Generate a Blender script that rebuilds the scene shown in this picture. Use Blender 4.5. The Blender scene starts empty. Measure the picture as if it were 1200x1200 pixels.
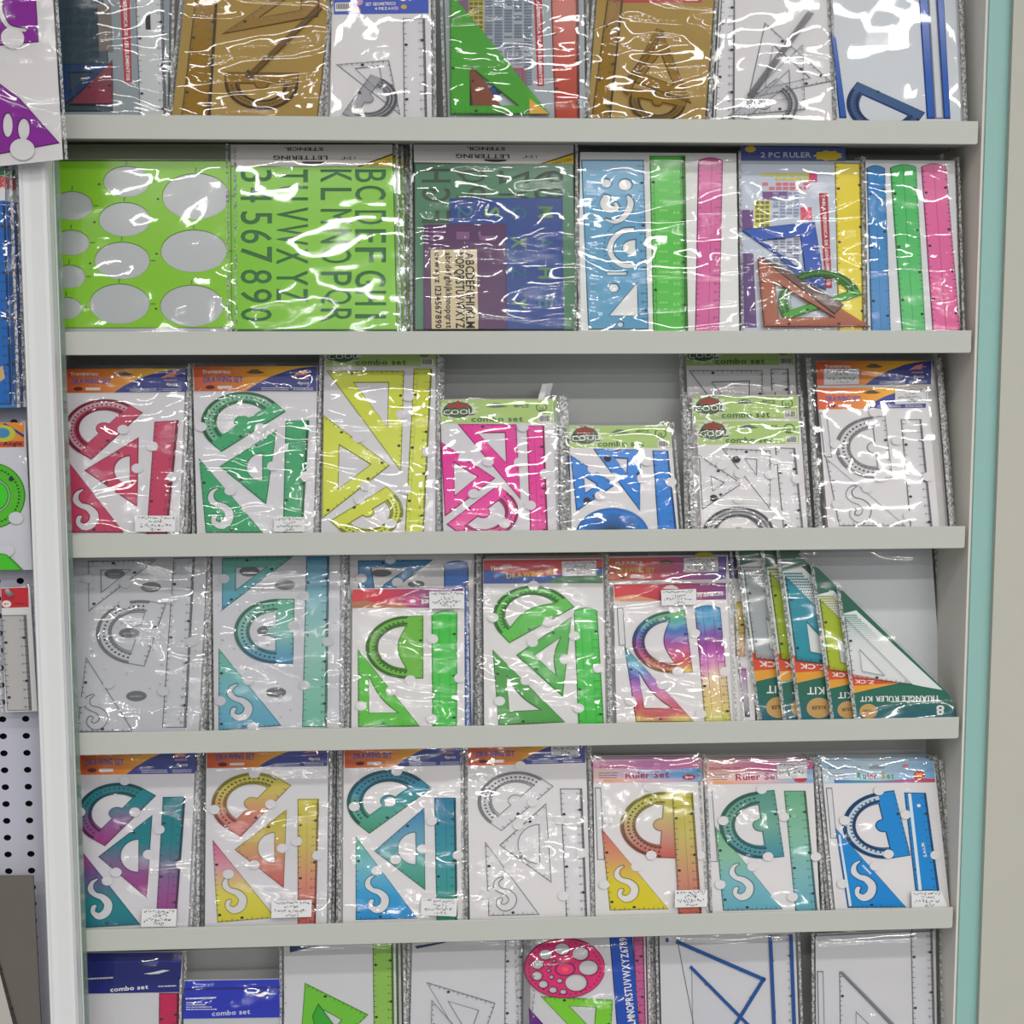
import bpy, math, random
from mathutils import Vector, Matrix, noise
from mathutils.geometry import tessellate_polygon
random.seed(7)
S = bpy.context.scene
COL = S.collection

# ------------------------------------------------------------------ camera
F = 1774.0                                    # focal length in pixels of a 1200 px frame
dn = Vector((30.0, 15600.0, F)).normalized()  # world "down" seen by the camera (x right, y down, z forward)
ex = Vector((27690.0, -255.0, F)); ex = (ex - ex.dot(dn) * dn).normalized()
ey = ex.cross(dn)
def c2w(v): return Vector((v.dot(ex), v.dot(ey), -v.dot(dn)))
fw = c2w(Vector((0, 0, 1)))
CAM = -fw * (1.774 / 1.0)
CAM = CAM * (1.0); CAM = Vector((0, 0, 0)) - fw * 1.774
ZOFF = 1.5 - CAM.z
CAM.z = 1.5
cam = bpy.data.cameras.new('camera'); camo = bpy.data.objects.new('camera', cam); COL.objects.link(camo)
cam.sensor_width = 36; cam.lens = 36 * F / 1200; cam.clip_start = .05
r_, u_, b_ = c2w(Vector((1, 0, 0))), c2w(Vector((0, -1, 0))), c2w(Vector((0, 0, -1)))
camo.matrix_world = Matrix(((r_.x, u_.x, b_.x, CAM.x), (r_.y, u_.y, b_.y, CAM.y), (r_.z, u_.z, b_.z, CAM.z), (0, 0, 0, 1)))
S.camera = camo
def ray(px, py): return c2w(Vector((px - 600, py - 600, F)))
def onY(px, py, Y=0.0):
    d = ray(px, py); t = (Y - CAM.y) / d.y
    return CAM + d * t

# ------------------------------------------------------------------ world, lamps, exposure
w = bpy.data.worlds.new('world'); S.world = w; w.use_nodes = True
bg = w.node_tree.nodes['Background']; bg.inputs[0].default_value = (.97, .985, 1, 1); bg.inputs[1].default_value = .36
def lamp(loc, sx, sy, power, tgt=None, col=(1, .98, .94)):
    l = bpy.data.lights.new('ceiling_tube', 'AREA'); l.shape = 'RECTANGLE'; l.size = sx; l.size_y = sy; l.energy = power; l.color = col
    o = bpy.data.objects.new('ceiling_tube', l); COL.objects.link(o); o.location = loc
    if tgt is not None:
        o.rotation_euler = (Vector(tgt) - Vector(loc)).to_track_quat('-Z', 'Y').to_euler()
    return o
for (x, y, e) in ((-.7, -1.9, 12), (.75, -1.9, 15), (2.2, -1.9, 15), (-.8, -3.4, 24), (.8, -3.4, 28), (2.4, -3.4, 28), (0, -5.2, 32), (1.8, -5.2, 36), (-.9, -7.4, 36), (.9, -7.4, 40), (2.7, -7.4, 40), (-1.2, -10, 44), (.4, -10, 46), (2, -10, 48), (3.6, -10, 48), (-1, -13.5, 52), (1, -13.5, 54), (3, -13.5, 54)):
    lamp((x, y, 3.0), 1.2, .15, e * 1.35)
S.view_settings.view_transform = 'Standard'; S.view_settings.look = 'None'
S.view_settings.exposure = -0.14; S.view_settings.gamma = 1.0; S.view_settings.use_curve_mapping = False
S.cycles.transparent_max_bounces = 24; S.cycles.max_bounces = 8

# ------------------------------------------------------------------ materials
def lin(c):
    return tuple(((v / 255) / 12.92 if v / 255 <= .04045 else ((v / 255 + .055) / 1.055) ** 2.4) for v in c[:3]) + (1,)
MC = {}
def newmat(key):
    m = bpy.data.materials.new(key); m.use_nodes = True
    nt = m.node_tree; nt.nodes.clear()
    out = nt.nodes.new('ShaderNodeOutputMaterial')
    return m, nt, out
def N(nt, t, **k):
    n = nt.nodes.new(t)
    for a, v in k.items(): setattr(n, a, v)
    return n
def colsrc(nt, cols, axis='Z', wave=0):
    """solid colour, or a ramp over the part's own bounding box"""
    if not isinstance(cols[0], (tuple, list)):
        n = N(nt, 'ShaderNodeRGB'); n.outputs[0].default_value = lin(cols); return n.outputs[0]
    tc = N(nt, 'ShaderNodeTexCoord'); sp = N(nt, 'ShaderNodeSeparateXYZ'); nt.links.new(tc.outputs['Generated'], sp.inputs[0])
    src = sp.outputs[axis]
    if wave:
        wave = wave * 1.6
        ns = N(nt, 'ShaderNodeTexNoise'); ns.inputs['Scale'].default_value = 3; ns.inputs['Detail'].default_value = 1
        nt.links.new(tc.outputs['Generated'], ns.inputs['Vector'])
        ma = N(nt, 'ShaderNodeMath', operation='MULTIPLY_ADD'); ma.inputs[1].default_value = wave
        nt.links.new(ns.outputs['Fac'], ma.inputs[0]); nt.links.new(src, ma.inputs[2]); src = ma.outputs[0]
        mb = N(nt, 'ShaderNodeMath', operation='SUBTRACT'); mb.inputs[1].default_value = wave / 2; nt.links.new(src, mb.inputs[0]); src = mb.outputs[0]
    rp = N(nt, 'ShaderNodeValToRGB'); nt.links.new(src, rp.inputs[0])
    el = rp.color_ramp.elements
    n = len(cols)
    el[0].position = 0; el[0].color = lin(cols[0]); el[1].position = 1; el[1].color = lin(cols[-1])
    for i in range(1, n - 1):
        e = el.new(i / (n - 1)); e.color = lin(cols[i])
    return rp.outputs[0]
def solid(c, rough=.5, axis='Z', wave=0, spec=.3, noise_amt=0.0, key=None):
    k = ('s', str(c), rough, axis, wave, spec, noise_amt)
    if k in MC: return MC[k]
    m, nt, out = newmat(key or 'paint')
    p = N(nt, 'ShaderNodeBsdfPrincipled'); src = colsrc(nt, c, axis, wave)
    if noise_amt:
        tc = N(nt, 'ShaderNodeTexCoord'); ns = N(nt, 'ShaderNodeTexNoise'); ns.inputs['Scale'].default_value = 40; ns.inputs['Detail'].default_value = 4
        nt.links.new(tc.outputs['Object'], ns.inputs['Vector'])
        mx = N(nt, 'ShaderNodeMix', data_type='RGBA', blend_type='MULTIPLY'); mx.inputs[0].default_value = noise_amt
        nt.links.new(src, mx.inputs[6]); nt.links.new(ns.outputs['Fac'], mx.inputs[7]); src = mx.outputs[2]
    nt.links.new(src, p.inputs['Base Color'])
    p.inputs['Roughness'].default_value = rough; p.inputs['Specular IOR Level'].default_value = spec
    nt.links.new(p.outputs[0], out.inputs[0]); MC[k] = m; return m
def plastic(c, see=.35, rough=.18, axis='Z', wave=0):
    """tinted see-through plastic sheet: `see` is how much shows through"""
    k = ('p', str(c), see, rough, axis, wave)
    if k in MC: return MC[k]
    m, nt, out = newmat('tinted_plastic')
    p = N(nt, 'ShaderNodeBsdfPrincipled'); p.inputs['Roughness'].default_value = rough; p.inputs['Specular IOR Level'].default_value = .28
    t = N(nt, 'ShaderNodeBsdfTransparent'); mx = N(nt, 'ShaderNodeMixShader'); mx.inputs[0].default_value = see
    src = colsrc(nt, c, axis, wave)
    nt.links.new(src, p.inputs['Base Color']); ga = N(nt, 'ShaderNodeGamma'); ga.inputs[1].default_value = .55; nt.links.new(src, ga.inputs[0]); nt.links.new(ga.outputs[0], t.inputs[0])
    nt.links.new(p.outputs[0], mx.inputs[1]); nt.links.new(t.outputs[0], mx.inputs[2]); nt.links.new(mx.outputs[0], out.inputs[0])
    MC[k] = m; return m
def film(key, scale, strength, haze=.03, refl=1.6, fine=.25):
    k = ('f', key)
    if k in MC: return MC[k]
    m, nt, out = newmat(key)
    tc = N(nt, 'ShaderNodeTexCoord'); oi = N(nt, 'ShaderNodeObjectInfo')
    ad = N(nt, 'ShaderNodeVectorMath', operation='MULTIPLY_ADD'); ad.inputs[1].default_value = (9, 9, 9)
    cb = N(nt, 'ShaderNodeCombineXYZ'); nt.links.new(oi.outputs['Random'], cb.inputs[0]); nt.links.new(oi.outputs['Random'], cb.inputs[2])
    nt.links.new(cb.outputs[0], ad.inputs[0]); nt.links.new(tc.outputs['Object'], ad.inputs[2])
    # sharp crease lines (ridges of warped noise) over a soft swell, stronger in patches
    def noisetex(sc, det, vec):
        t = N(nt, 'ShaderNodeTexNoise'); t.inputs['Scale'].default_value = sc; t.inputs['Detail'].default_value = det; nt.links.new(vec, t.inputs['Vector']); return t
    def math(op, a, b=None, c=None):
        t = N(nt, 'ShaderNodeMath', operation=op)
        for i, v in enumerate((a, b, c)):
            if v is None: continue
            if isinstance(v, (int, float)): t.inputs[i].default_value = v
            else: nt.links.new(v, t.inputs[i])
        return t.outputs[0]
    mp = N(nt, 'ShaderNodeMapping'); mp.inputs['Scale'].default_value = (.42, 1, 1.25); nt.links.new(ad.outputs[0], mp.inputs['Vector'])
    rt = N(nt, 'ShaderNodeCombineXYZ'); nt.links.new(math('MULTIPLY_ADD', oi.outputs['Random'], 1.1, -.35), rt.inputs[1]); nt.links.new(rt.outputs[0], mp.inputs['Rotation'])
    AD = mp.outputs[0]
    wn = noisetex(scale * .8, 1, AD)
    ds = N(nt, 'ShaderNodeVectorMath', operation='MULTIPLY_ADD'); ds.inputs[1].default_value = (.045, .045, .045)
    nt.links.new(wn.outputs['Color'], ds.inputs[0]); nt.links.new(AD, ds.inputs[2])
    tot = None
    for sc, wt in ((scale, 1.0), (scale * 2.1, .42)):
        n1 = noisetex(sc, 0, ds.outputs[0]); v = math('SUBTRACT', n1.outputs['Fac'], .5)
        rg = math('SQRT', math('MULTIPLY_ADD', v, v, .0006)); v = math('MULTIPLY', math('MULTIPLY_ADD', rg, -.45, v), wt)
        tot = v if tot is None else math('ADD', tot, v)
    pm = noisetex(scale * .45, 0, ad.outputs[0]); mr = N(nt, 'ShaderNodeMapRange'); mr.inputs[1].default_value = .38; mr.inputs[2].default_value = .62; mr.inputs[3].default_value = fine; mr.inputs[4].default_value = 1
    nt.links.new(pm.outputs['Fac'], mr.inputs[0]); tot = math('MULTIPLY', tot, mr.outputs[0])
    bp = N(nt, 'ShaderNodeBump'); bp.inputs['Strength'].default_value = 1; bp.inputs['Distance'].default_value = strength
    nt.links.new(tot, bp.inputs['Height'])
    gl = N(nt, 'ShaderNodeBsdfGlossy'); gl.inputs['Roughness'].default_value = .05; nt.links.new(bp.outputs[0], gl.inputs['Normal'])
    tr = N(nt, 'ShaderNodeBsdfTransparent'); tr.inputs[0].default_value = (.97, .97, .97, 1)
    df = N(nt, 'ShaderNodeBsdfDiffuse'); df.inputs[0].default_value = (.8, .82, .82, 1)
    fr = N(nt, 'ShaderNodeFresnel'); fr.inputs[0].default_value = 1.34; nt.links.new(bp.outputs[0], fr.inputs['Normal'])
    ml = N(nt, 'ShaderNodeMath', operation='MINIMUM'); ml.inputs[1].default_value = .22; nt.links.new(math('MULTIPLY', fr.outputs[0], refl), ml.inputs[0])
    if 'seam' in key:
        sn = noisetex(330, 1, ad.outputs[0]); sr = N(nt, 'ShaderNodeValToRGB'); sr.color_ramp.elements[0].position = .42; sr.color_ramp.elements[1].position = .56
        sr.color_ramp.elements[0].color = (.30, .31, .31, 1); sr.color_ramp.elements[1].color = (.95, .95, .95, 1)
        nt.links.new(sn.outputs['Fac'], sr.inputs[0]); nt.links.new(sr.outputs[0], df.inputs[0])
    m1 = N(nt, 'ShaderNodeMixShader'); m1.inputs[0].default_value = haze; nt.links.new(tr.outputs[0], m1.inputs[1]); nt.links.new(df.outputs[0], m1.inputs[2])
    m2 = N(nt, 'ShaderNodeMixShader'); nt.links.new(ml.outputs[0], m2.inputs[0]); nt.links.new(m1.outputs[0], m2.inputs[1]); nt.links.new(gl.outputs[0], m2.inputs[2])
    nt.links.new(m2.outputs[0], out.inputs[0]); MC[k] = m; return m
FILM = {'flat': film('taut_clear_film', 8, .006, fine=.4, haze=.006, refl=2), 'calm': film('smooth_clear_film', 9, .012, fine=.25, haze=.008, refl=1.7), 'wrinkled': film('wrinkled_clear_film', 13, .018, fine=.3, haze=.008, refl=1.9),
        'crumpled': film('crumpled_clear_film', 19, .017, fine=.4, haze=.01, refl=2.1)}
SEAM = film('crinkled_seam_film', 120, .012, haze=.5, refl=4, fine=.8)
WHITE = solid((218, 215, 216), .55, spec=.3); GREYCARD = solid((208, 206, 211), .5, spec=.3); SILVER = solid((190, 192, 195), .3)
INK = solid((38, 38, 42), .6); PAPER = solid((214, 214, 216), .6); SHELFW = solid((186, 188, 181), .4, noise_amt=.04)
CLEAR = plastic((250, 251, 253), .84, .1); CLEAREDGE = plastic((150, 152, 158), .5, .15)
def dark(c, f=.72):
    return [dark(q, f) for q in c] if isinstance(c[0], (tuple, list)) else tuple(v * f for v in c)

# ------------------------------------------------------------------ mesh helpers
class MB:
    def __init__(s): s.v = []; s.f = []; s.m = []; s.mats = []
    def mat(s, m):
        if m not in s.mats: s.mats.append(m)
        return s.mats.index(m)
    def add(s, vs, fs, m):
        b = len(s.v); k = s.mat(m); s.v += [tuple(v) for v in vs]
        for f in fs: s.f.append(tuple(i + b for i in f)); s.m.append(k)
    def box(s, lo, hi, m):
        x0, y0, z0 = lo; x1, y1, z1 = hi
        s.add([(x0, y0, z0), (x1, y0, z0), (x1, y1, z0), (x0, y1, z0), (x0, y0, z1), (x1, y0, z1), (x1, y1, z1), (x0, y1, z1)],
              [(0, 3, 2, 1), (4, 5, 6, 7), (0, 1, 5, 4), (1, 2, 6, 5), (2, 3, 7, 6), (3, 0, 4, 7)], m)
    def obj(s, name, parent=None, smooth=False):
        me = bpy.data.meshes.new(name); me.from_pydata(s.v, [], s.f)
        for m in s.mats: me.materials.append(m)
        me.polygons.foreach_set('material_index', s.m)
        if smooth: me.polygons.foreach_set('use_smooth', [True] * len(s.f))
        me.update(); o = bpy.data.objects.new(name, me); COL.objects.link(o)
        if parent is not None: o.parent = parent
        return o
def area(p): return sum(p[i][0] * p[(i + 1) % len(p)][1] - p[(i + 1) % len(p)][0] * p[i][1] for i in range(len(p))) / 2
def ccw(p): return list(p) if area(p) > 0 else list(p)[::-1]
def clean(p):
    q = []
    for a in p:
        if not q or (abs(a[0] - q[-1][0]) + abs(a[1] - q[-1][1])) > 1e-6: q.append((a[0], a[1]))
    if len(q) > 1 and abs(q[0][0] - q[-1][0]) + abs(q[0][1] - q[-1][1]) < 1e-6: q.pop()
    return q
def inset(p, d):
    n = len(p); out = []
    for i in range(n):
        a, b, c = Vector(p[i - 1]), Vector(p[i]), Vector(p[(i + 1) % n])
        e1 = (b - a); e2 = (c - b)
        if e1.length < 1e-9 or e2.length < 1e-9: out.append(p[i]); continue
        e1.normalize(); e2.normalize()
        n1 = Vector((-e1.y, e1.x)); n2 = Vector((-e2.y, e2.x)); k = n1 + n2
        if k.length < 1e-4: out.append(tuple(b + n1 * d)); continue
        k.normalize(); out.append(tuple(b + k * min(d / max(.4, k.dot(n1)), 2 * d)))
    return out
def tess(loops):
    flat = [q for l in loops for q in l]
    return flat, tessellate_polygon([[Vector((q[0], q[1], 0)) for q in l] for l in loops])
def plate(mb, outer, holes, d0, th, ch, face, edge):
    """an extruded sheet lying on the card: local x = across, z = up, -y = out of the card"""
    outer = clean(outer)
    if len(outer) < 3: return
    outer = ccw(outer); hs = [ccw(clean(h))[::-1] for h in holes if len(clean(h)) > 2]
    loops = [outer] + hs; ins = [inset(l, ch) for l in loops] if ch > 0 else loops
    flat, tri = tess(ins)
    fs = []
    for t in tri:
        a, b, c = (flat[i] for i in t)
        s = (b[0] - a[0]) * (c[1] - a[1]) - (b[1] - a[1]) * (c[0] - a[0])
        if abs(s) < 1e-14: continue
        fs.append(t if s > 0 else t[::-1])
    mb.add([(x, -(d0 + th), z) for x, z in flat], fs, face)
    for lo, li in zip(loops, ins):
        n = len(lo); e = th - ch if ch > 0 else th
        vs = [(x, -d0, z) for x, z in lo] + [(x, -(d0 + e), z) for x, z in lo]
        fs = [(i, (i + 1) % n, n + (i + 1) % n, n + i) for i in range(n)]
        if ch > 0:
            vs += [(x, -(d0 + th), z) for x, z in li]
            fs += [(n + i, n + (i + 1) % n, 2 * n + (i + 1) % n, 2 * n + i) for i in range(n)]
        mb.add(vs, fs, edge)
def flat(mb, pts, d, m, holes=()):
    pts = ccw(clean(pts)); fl, tri = tess([pts] + [list(h) for h in holes]); fs = []
    for t in tri:
        a, b, c = (fl[i] for i in t); s = (b[0] - a[0]) * (c[1] - a[1]) - (b[1] - a[1]) * (c[0] - a[0])
        if abs(s) > 1e-15: fs.append(t if s > 0 else t[::-1])
    mb.add([(x, -d, z) for x, z in fl], fs, m)
def ell(cx, cy, rx, ry, n=28): return [(cx + rx * math.cos(2 * math.pi * i / n), cy + ry * math.sin(2 * math.pi * i / n)) for i in range(n)]
def spline(pts, k=5):
    out = []; n = len(pts)
    for i in range(n - 1):
        p0, p1, p2, p3 = pts[max(0, i - 1)], pts[i], pts[i + 1], pts[min(n - 1, i + 2)]
        for j in range(k):
            t = j / k
            out.append(tuple(.5 * ((2 * b) + (-a + c) * t + (2 * a - 5 * b + 4 * c - d) * t * t + (-a + 3 * b - 3 * c + d) * t ** 3) for a, b, c, d in zip(p0, p1, p2, p3)))
    out.append(tuple(pts[-1])); return out
def stroke(path, k=5):
    """(x, y, width) centre line -> outline"""
    q = spline(path, k); L = []; R = []
    for i, (x, y, wd) in enumerate(q):
        a = q[max(0, i - 1)]; b = q[min(len(q) - 1, i + 1)]
        t = Vector((b[0] - a[0], b[1] - a[1])); t = t.normalized() if t.length > 1e-9 else Vector((1, 0))
        L.append((x - t.y * wd / 2, y + t.x * wd / 2)); R.append((x + t.y * wd / 2, y - t.x * wd / 2))
    return L + R[::-1]

# glyphs -------------------------------------------------------------
GL = {}; GO = {}
def make_glyphs():
    chars = 'ABCDEFGHIJKLMNOPQRSTUVWXYZabcdefghijklmnopqrstuvwxyz0123456789/".&'
    tmp = []
    for bold in (0, 1):
        for ch in chars:
            c = bpy.data.curves.new('t', 'FONT'); c.body = ch; c.resolution_u = 2; c.offset = .022 if bold else 0
            o = bpy.data.objects.new('t', c); COL.objects.link(o); tmp.append((o, c, ch, bold))
    dg = bpy.context.evaluated_depsgraph_get()
    for o, c, ch, bold in tmp:
        e = o.evaluated_get(dg); me = e.to_mesh(); me.calc_loop_triangles()
        vs = [(v.co.x, v.co.y) for v in me.vertices]; tr = [tuple(t.vertices) for t in me.loop_triangles]
        GL[(ch, bold)] = (vs, tr, max([v[0] for v in vs]) + .05, min([v[0] for v in vs])); e.to_mesh_clear()
        if bold:
            cu = e.to_curve(dg); cs = []
            for sp in cu.splines:
                pts = []
                bps = sp.bezier_points; n = len(bps)
                for i in range(n):
                    a, b = bps[i], bps[(i + 1) % n]
                    straight = (a.handle_right - a.co).cross(b.co - a.co).length < 1e-5 and (b.handle_left - b.co).cross(b.co - a.co).length < 1e-5
                    for j in range(1 if straight else 3):
                        t = j / 3 if not straight else 0
                        q = a.co * (1 - t) ** 3 + a.handle_right * 3 * t * (1 - t) ** 2 + b.handle_left * 3 * t * t * (1 - t) + b.co * t ** 3
                        pts.append((q.x, q.y))
                cs.append(clean(pts))
            GO[ch] = [c_ for c_ in cs if len(c_) > 2]; e.to_curve_clear()
    for o, c, ch, bold in tmp:
        bpy.data.objects.remove(o); bpy.data.curves.remove(c)
make_glyphs()
def text_shape(s, bold):
    x = 0; vs = []; fs = []
    for ch in s:
        if ch == ' ': x += .3; continue
        g = GL.get((ch, bold))
        if not g: continue
        b = len(vs); vs += [(vx + x - g[3] + .03, vy) for vx, vy in g[0]]; fs += [tuple(i + b for i in t) for t in g[1]]; x += g[2] - g[3] + .03
    return vs, fs, x

# ------------------------------------------------------------------ shelf layout
LIP = [138, 388, 622, 850, 1077]                 # lip tops on the photograph's centre line
LZ = [onY(600, y).z for y in LIP]
pitch = (LZ[0] - LZ[4]) / 4
LZ.append(LZ[4] - pitch); LZ.insert(0, LZ[0] + pitch)   # LZ[1..5] are the five visible lips
RAISE = .014; LIPH = .0265; DEPTH = .128
FLOORZ = [z - RAISE for z in LZ]                  # tops of the boards
XL = onY(70, 600).x; XR = onY(1139, 600).x
A = 4 / 3                                        # everything here is a third wider than tall, as photographed

class Crop:
    def __init__(s, x, y, k): s.x = x; s.y = y; s.k = k
    def __call__(s, p): return (s.x + p[0] / s.k, s.y + p[1] / s.k)
TAGGED = []
def tag(o, label, cat, group=None):
    o['label'] = label; o['category'] = cat
    if group: o['group'] = group
    TAGGED.append(o); return o

class Pack:
    """one bagged set: an Empty on the shelf, its card, its plastic pieces and its film are children"""
    def __init__(s, name, label, group, crop, row, yb=.020, lean=11, z=None, cat='ruler set', rotz=0):
        s.o = bpy.data.objects.new(name, None); COL.objects.link(s.o); s.o.empty_display_size = .02
        tag(s.o, label, cat, group)
        s.crop = crop; s.al = math.radians(lean); s.row = row
        zz = FLOORZ[row] if z is None else z
        c0 = onY(*crop((0, 0)), yb)
        s.O = Vector((c0.x, yb, zz)); s.o.location = s.O; s.o.rotation_euler = (-s.al, 0, 0)
        s.V = Vector((0, math.sin(s.al), math.cos(s.al))); s.Nn = Vector((0, -math.cos(s.al), math.sin(s.al)))
        s.free = z is not None; s.prints = {}; s.shift = None
    def uv(s, p, d=0.0):
        px = s.crop(p); r = ray(*px); O = s.O + s.Nn * d
        t = (O - CAM).dot(s.Nn) / r.dot(s.Nn); q = CAM + r * t - s.O
        v = q.dot(s.V)
        return (q.x, v if s.free else max(v, .0012))
    def uvs(s, pts, d=0.0): return [s.uv(p, d) for p in pts]
    def down(s, quad):
        """run the sides of a TL, TR, BR, BL quad on down to the shelf"""
        a, b, c, d = s.uvs(quad)
        if s.free: return [a, b, c, d]
        def ext(t, q):
            if q[1] <= .002: return (q[0], .0005)
            k = (q[1] - .0008) / max(1e-6, t[1] - q[1]); return (q[0] + (q[0] - t[0]) * k, .0008)
        return [a, b, ext(b, c), ext(a, d)]
    # --- body
    def card(s, quad, m=None, name='backing_card', d0=0.0, th=.0009):
        s.q = s.down(quad); mb = MB(); m = m or WHITE; plate(mb, s.q, [], d0, th, 0, m, m)
        # back side too, so the stack reads from the side
        vs = [(x, -d0, z) for x, z in ccw(s.q)]; mb.add(vs, [tuple(range(len(vs)))[::-1]], m)
        s.c = mb.obj(name, s.o); return s.c
    def film(s, kind='wrinkled', l=3.5, r=3.5, t=4, quad=None, d=.0065, amp=.0018, seam=(1, 1), name='clear_bag', nx=14, nz=16):
        q = s.down(quad) if quad else s.q
        a, b, c, e = [Vector(p) for p in q]
        a = a + Vector((-l / 1000, t / 1000)); b = b + Vector((r / 1000, t / 1000)); c = c + Vector((r / 1000, 0)); e = e + Vector((-l / 1000, 0))
        mb = MB(); vs = []; sd = random.random() * 50
        for j in range(nz + 1):
            for i in range(nx + 1):
                f, g = i / nx, j / nz
                p = (e * (1 - f) + c * f) * (1 - g) + (a * (1 - f) + b * f) * g
                edge = min(1, 22 * min(f + .02, 1.02 - f, max(.05, g), 1.02 - g))
                dd = .0015 + (d - .0015) * edge + amp * edge * noise.noise(Vector((p.x * 45, p.y * 45, sd)))
                vs.append((p.x, -dd, p.y))
        fs = [(j * (nx + 1) + i, j * (nx + 1) + i + 1, (j + 1) * (nx + 1) + i + 1, (j + 1) * (nx + 1) + i) for j in range(nz) for i in range(nx)]
        mb.add(vs, fs, FILM[kind]); fo = mb.obj(name, s.o, smooth=True)
        for side, (p0, p1, wd) in enumerate(((e, a, -1), (c, b, 1))):
            if not seam[side]: continue
            mb = MB(); vs = []; n = 90; ww = .0031 * seam[side]
            for j in range(n + 1):
                p = p0 + (p1 - p0) * (j / n)
                for i in range(3):
                    vs.append((p.x + (i - 1) * ww * .5 + wd * ww * .15, -.0022 - random.uniform(-.0009, .0011), p.y))
            fs = [(j * 3 + i, j * 3 + i + 1, j * 3 + i + 4, j * 3 + i + 3) for j in range(n) for i in range(2)]
            mb.add(vs, fs, SEAM); mb.obj('bag_seam', fo)
        return fo
    # --- print
    def _pr(s, parent, m, name):
        k = (parent.name, m.name, name)
        if k not in s.prints: s.prints[k] = (MB(), parent, name)
        return s.prints[k][0]
    def flush(s):
        for mb, parent, name in s.prints.values():
            if mb.f: mb.obj(name, parent)
        s.prints = {}
    def fill(s, pts, m, parent, d=.0013, name='printed_patch', loc=False):
        flat(s._pr(parent, m, name), pts if loc else s.uvs(pts), d, m)
    def dot(s, c, rx, ry, m, parent, d=.0015, name='printed_patch', n=18):
        p = s.uv(c); flat(s._pr(parent, m, name), ell(p[0], p[1], rx / s.crop.k / 1000, ry / s.crop.k / 1000, n), d, m)
    def text(s, t, p0, p1, h, m, parent, bold=1, d=.0016, name='lettering', arch=0):
        a, b = Vector(s.uv(p0)), Vector(s.uv(p1)); L = (b - a).length
        if L < 1e-5: return
        e = (b - a) / L; u = Vector((-e.y, e.x)); vs, fs, wd = text_shape(t, bold)
        if not vs: return
        sx = L / wd; sy = h / s.crop.k / 1000 / .72
        out = []
        for x, y in vs:
            q = a + e * (x * sx) + u * (y * sy + arch * math.sin(math.pi * x / wd) / s.crop.k / 1000); out.append((q.x, -d, q.y))
        s._pr(parent, m, name).add(out, fs, m)
    def bars(s, p0, p1, h, m, parent, d=.0016, name='small_print'):
        """a line of print too small to read: broken strokes"""
        a, b = Vector(s.uv(p0)), Vector(s.uv(p1)); L = (b - a).length
        if L < 1e-4: return
        e = (b - a) / L; n = Vector((-e.y, e.x)) * (h / s.crop.k / 1000); x = 0; mb = s._pr(parent, m, name)
        while x < L - .0006:
            w_ = min(random.uniform(.0008, .0026), L - x); q, r = a + e * x, a + e * (x + w_)
            mb.add([(v.x, -d, v.y) for v in (q, r, r + n * .7, q + n * .7)], [(0, 1, 2, 3)], m); x += w_ + random.uniform(.0005, .0011)
    def header(s, quad, m, name='header_card', d0=.0009, th=.0003):
        mb = MB(); plate(mb, s.uvs(quad), [], d0, th, 0, m, m); s.h = mb.obj(name, s.o); return s.h
    # --- pieces
    def piece(s, name, outer, holes, face, edge, th=.0018, ch=.0011, d0=.0009, loc=False, parent=None):
        mb = MB(); o = outer if loc else s.uvs(outer); hs = holes if loc else [s.uvs(h) for h in holes]
        plate(mb, o, hs, d0, th, ch, face, edge); return mb.obj(name, parent or s.o)
    def ticks(s, parent, a, b, inn, d, m=INK, step=.005, ln=.0028, num=False, skip=.006, dots=True):
        """graduation along a->b (local points), strokes pointing along inn"""
        a, b = Vector(a), Vector(b); L = (b - a).length
        if L < .012: return
        e = (b - a) / L; inn = Vector(inn).normalized(); mb = s._pr(parent, m, 'scale_print'); k = 0; t = skip
        while t < L - skip * .6:
            l = ln * (1.5 if k % 2 == 0 else .9); wdt = .00032
            p = a + e * t; q = p + inn * l
            vs = [(v.x, -d, v.y) for v in (p - e * wdt, p + e * wdt, q + e * wdt, q - e * wdt)]
            if not (dots and k % 10 == 4): mb.add(vs, [(0, 1, 2, 3)], m)
            if num and k % 2 == 0:
                gv, gf, gw = text_shape(str(k // 2 % 31), 0); sz = .0034
                up = inn; r = Vector((up.y, -up.x))
                mb.add([((q + inn * .0012 + r * ((x - gw / 2) * sz * A) + up * (y * sz)).x, -d, (q + inn * .0012 + r * ((x - gw / 2) * sz * A) + up * (y * sz)).y) for x, y in gv], gf, m)
            if dots and k % 10 == 4:
                c = p + inn * .0034; mb.add([(x, -d, y) for x, y in ell(c.x, c.y, .0017 * 1.25, .0016, 10)], [tuple(range(10))], m)
            t += step; k += 1
    def ruler(s, quad, face, edge, name='ruler', ridge=None, tickm=INK, rounded=False, th=.0018, d0=.0009, num=True, clip=True, dots=True):
        q = s.down(quad) if clip and not s.free else s.uvs(quad)
        a, b, c, e = [Vector(p) for p in q]
        if rounded:
            top = [a + (b - a) * (i / 6) + Vector((0, .0035 * math.sin(math.pi * i / 6))) for i in range(7)]; out = [tuple(p) for p in top] + [tuple(c), tuple(e)]
        else: out = [tuple(p) for p in (a, b, c, e)]
        o = s.piece(name, out, [], face, edge, th=th, d0=d0, loc=True)
        d = d0 + th + .0002; iw = (b - a).normalized()
        s.ticks(o, b, c, -iw, d, tickm, num=num, dots=dots); s.ticks(o, a, e, iw, d, tickm, step=.00635, num=False, dots=dots)
        if not rounded and (b - a).length > .012:
            wv = (a - b) * .11; flat(s._pr(o, edge, 'bevel_band'), [tuple(b), tuple(b + wv), tuple(c + (e - c) * .11), tuple(c)], d - .00012, s.band(edge))
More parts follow.
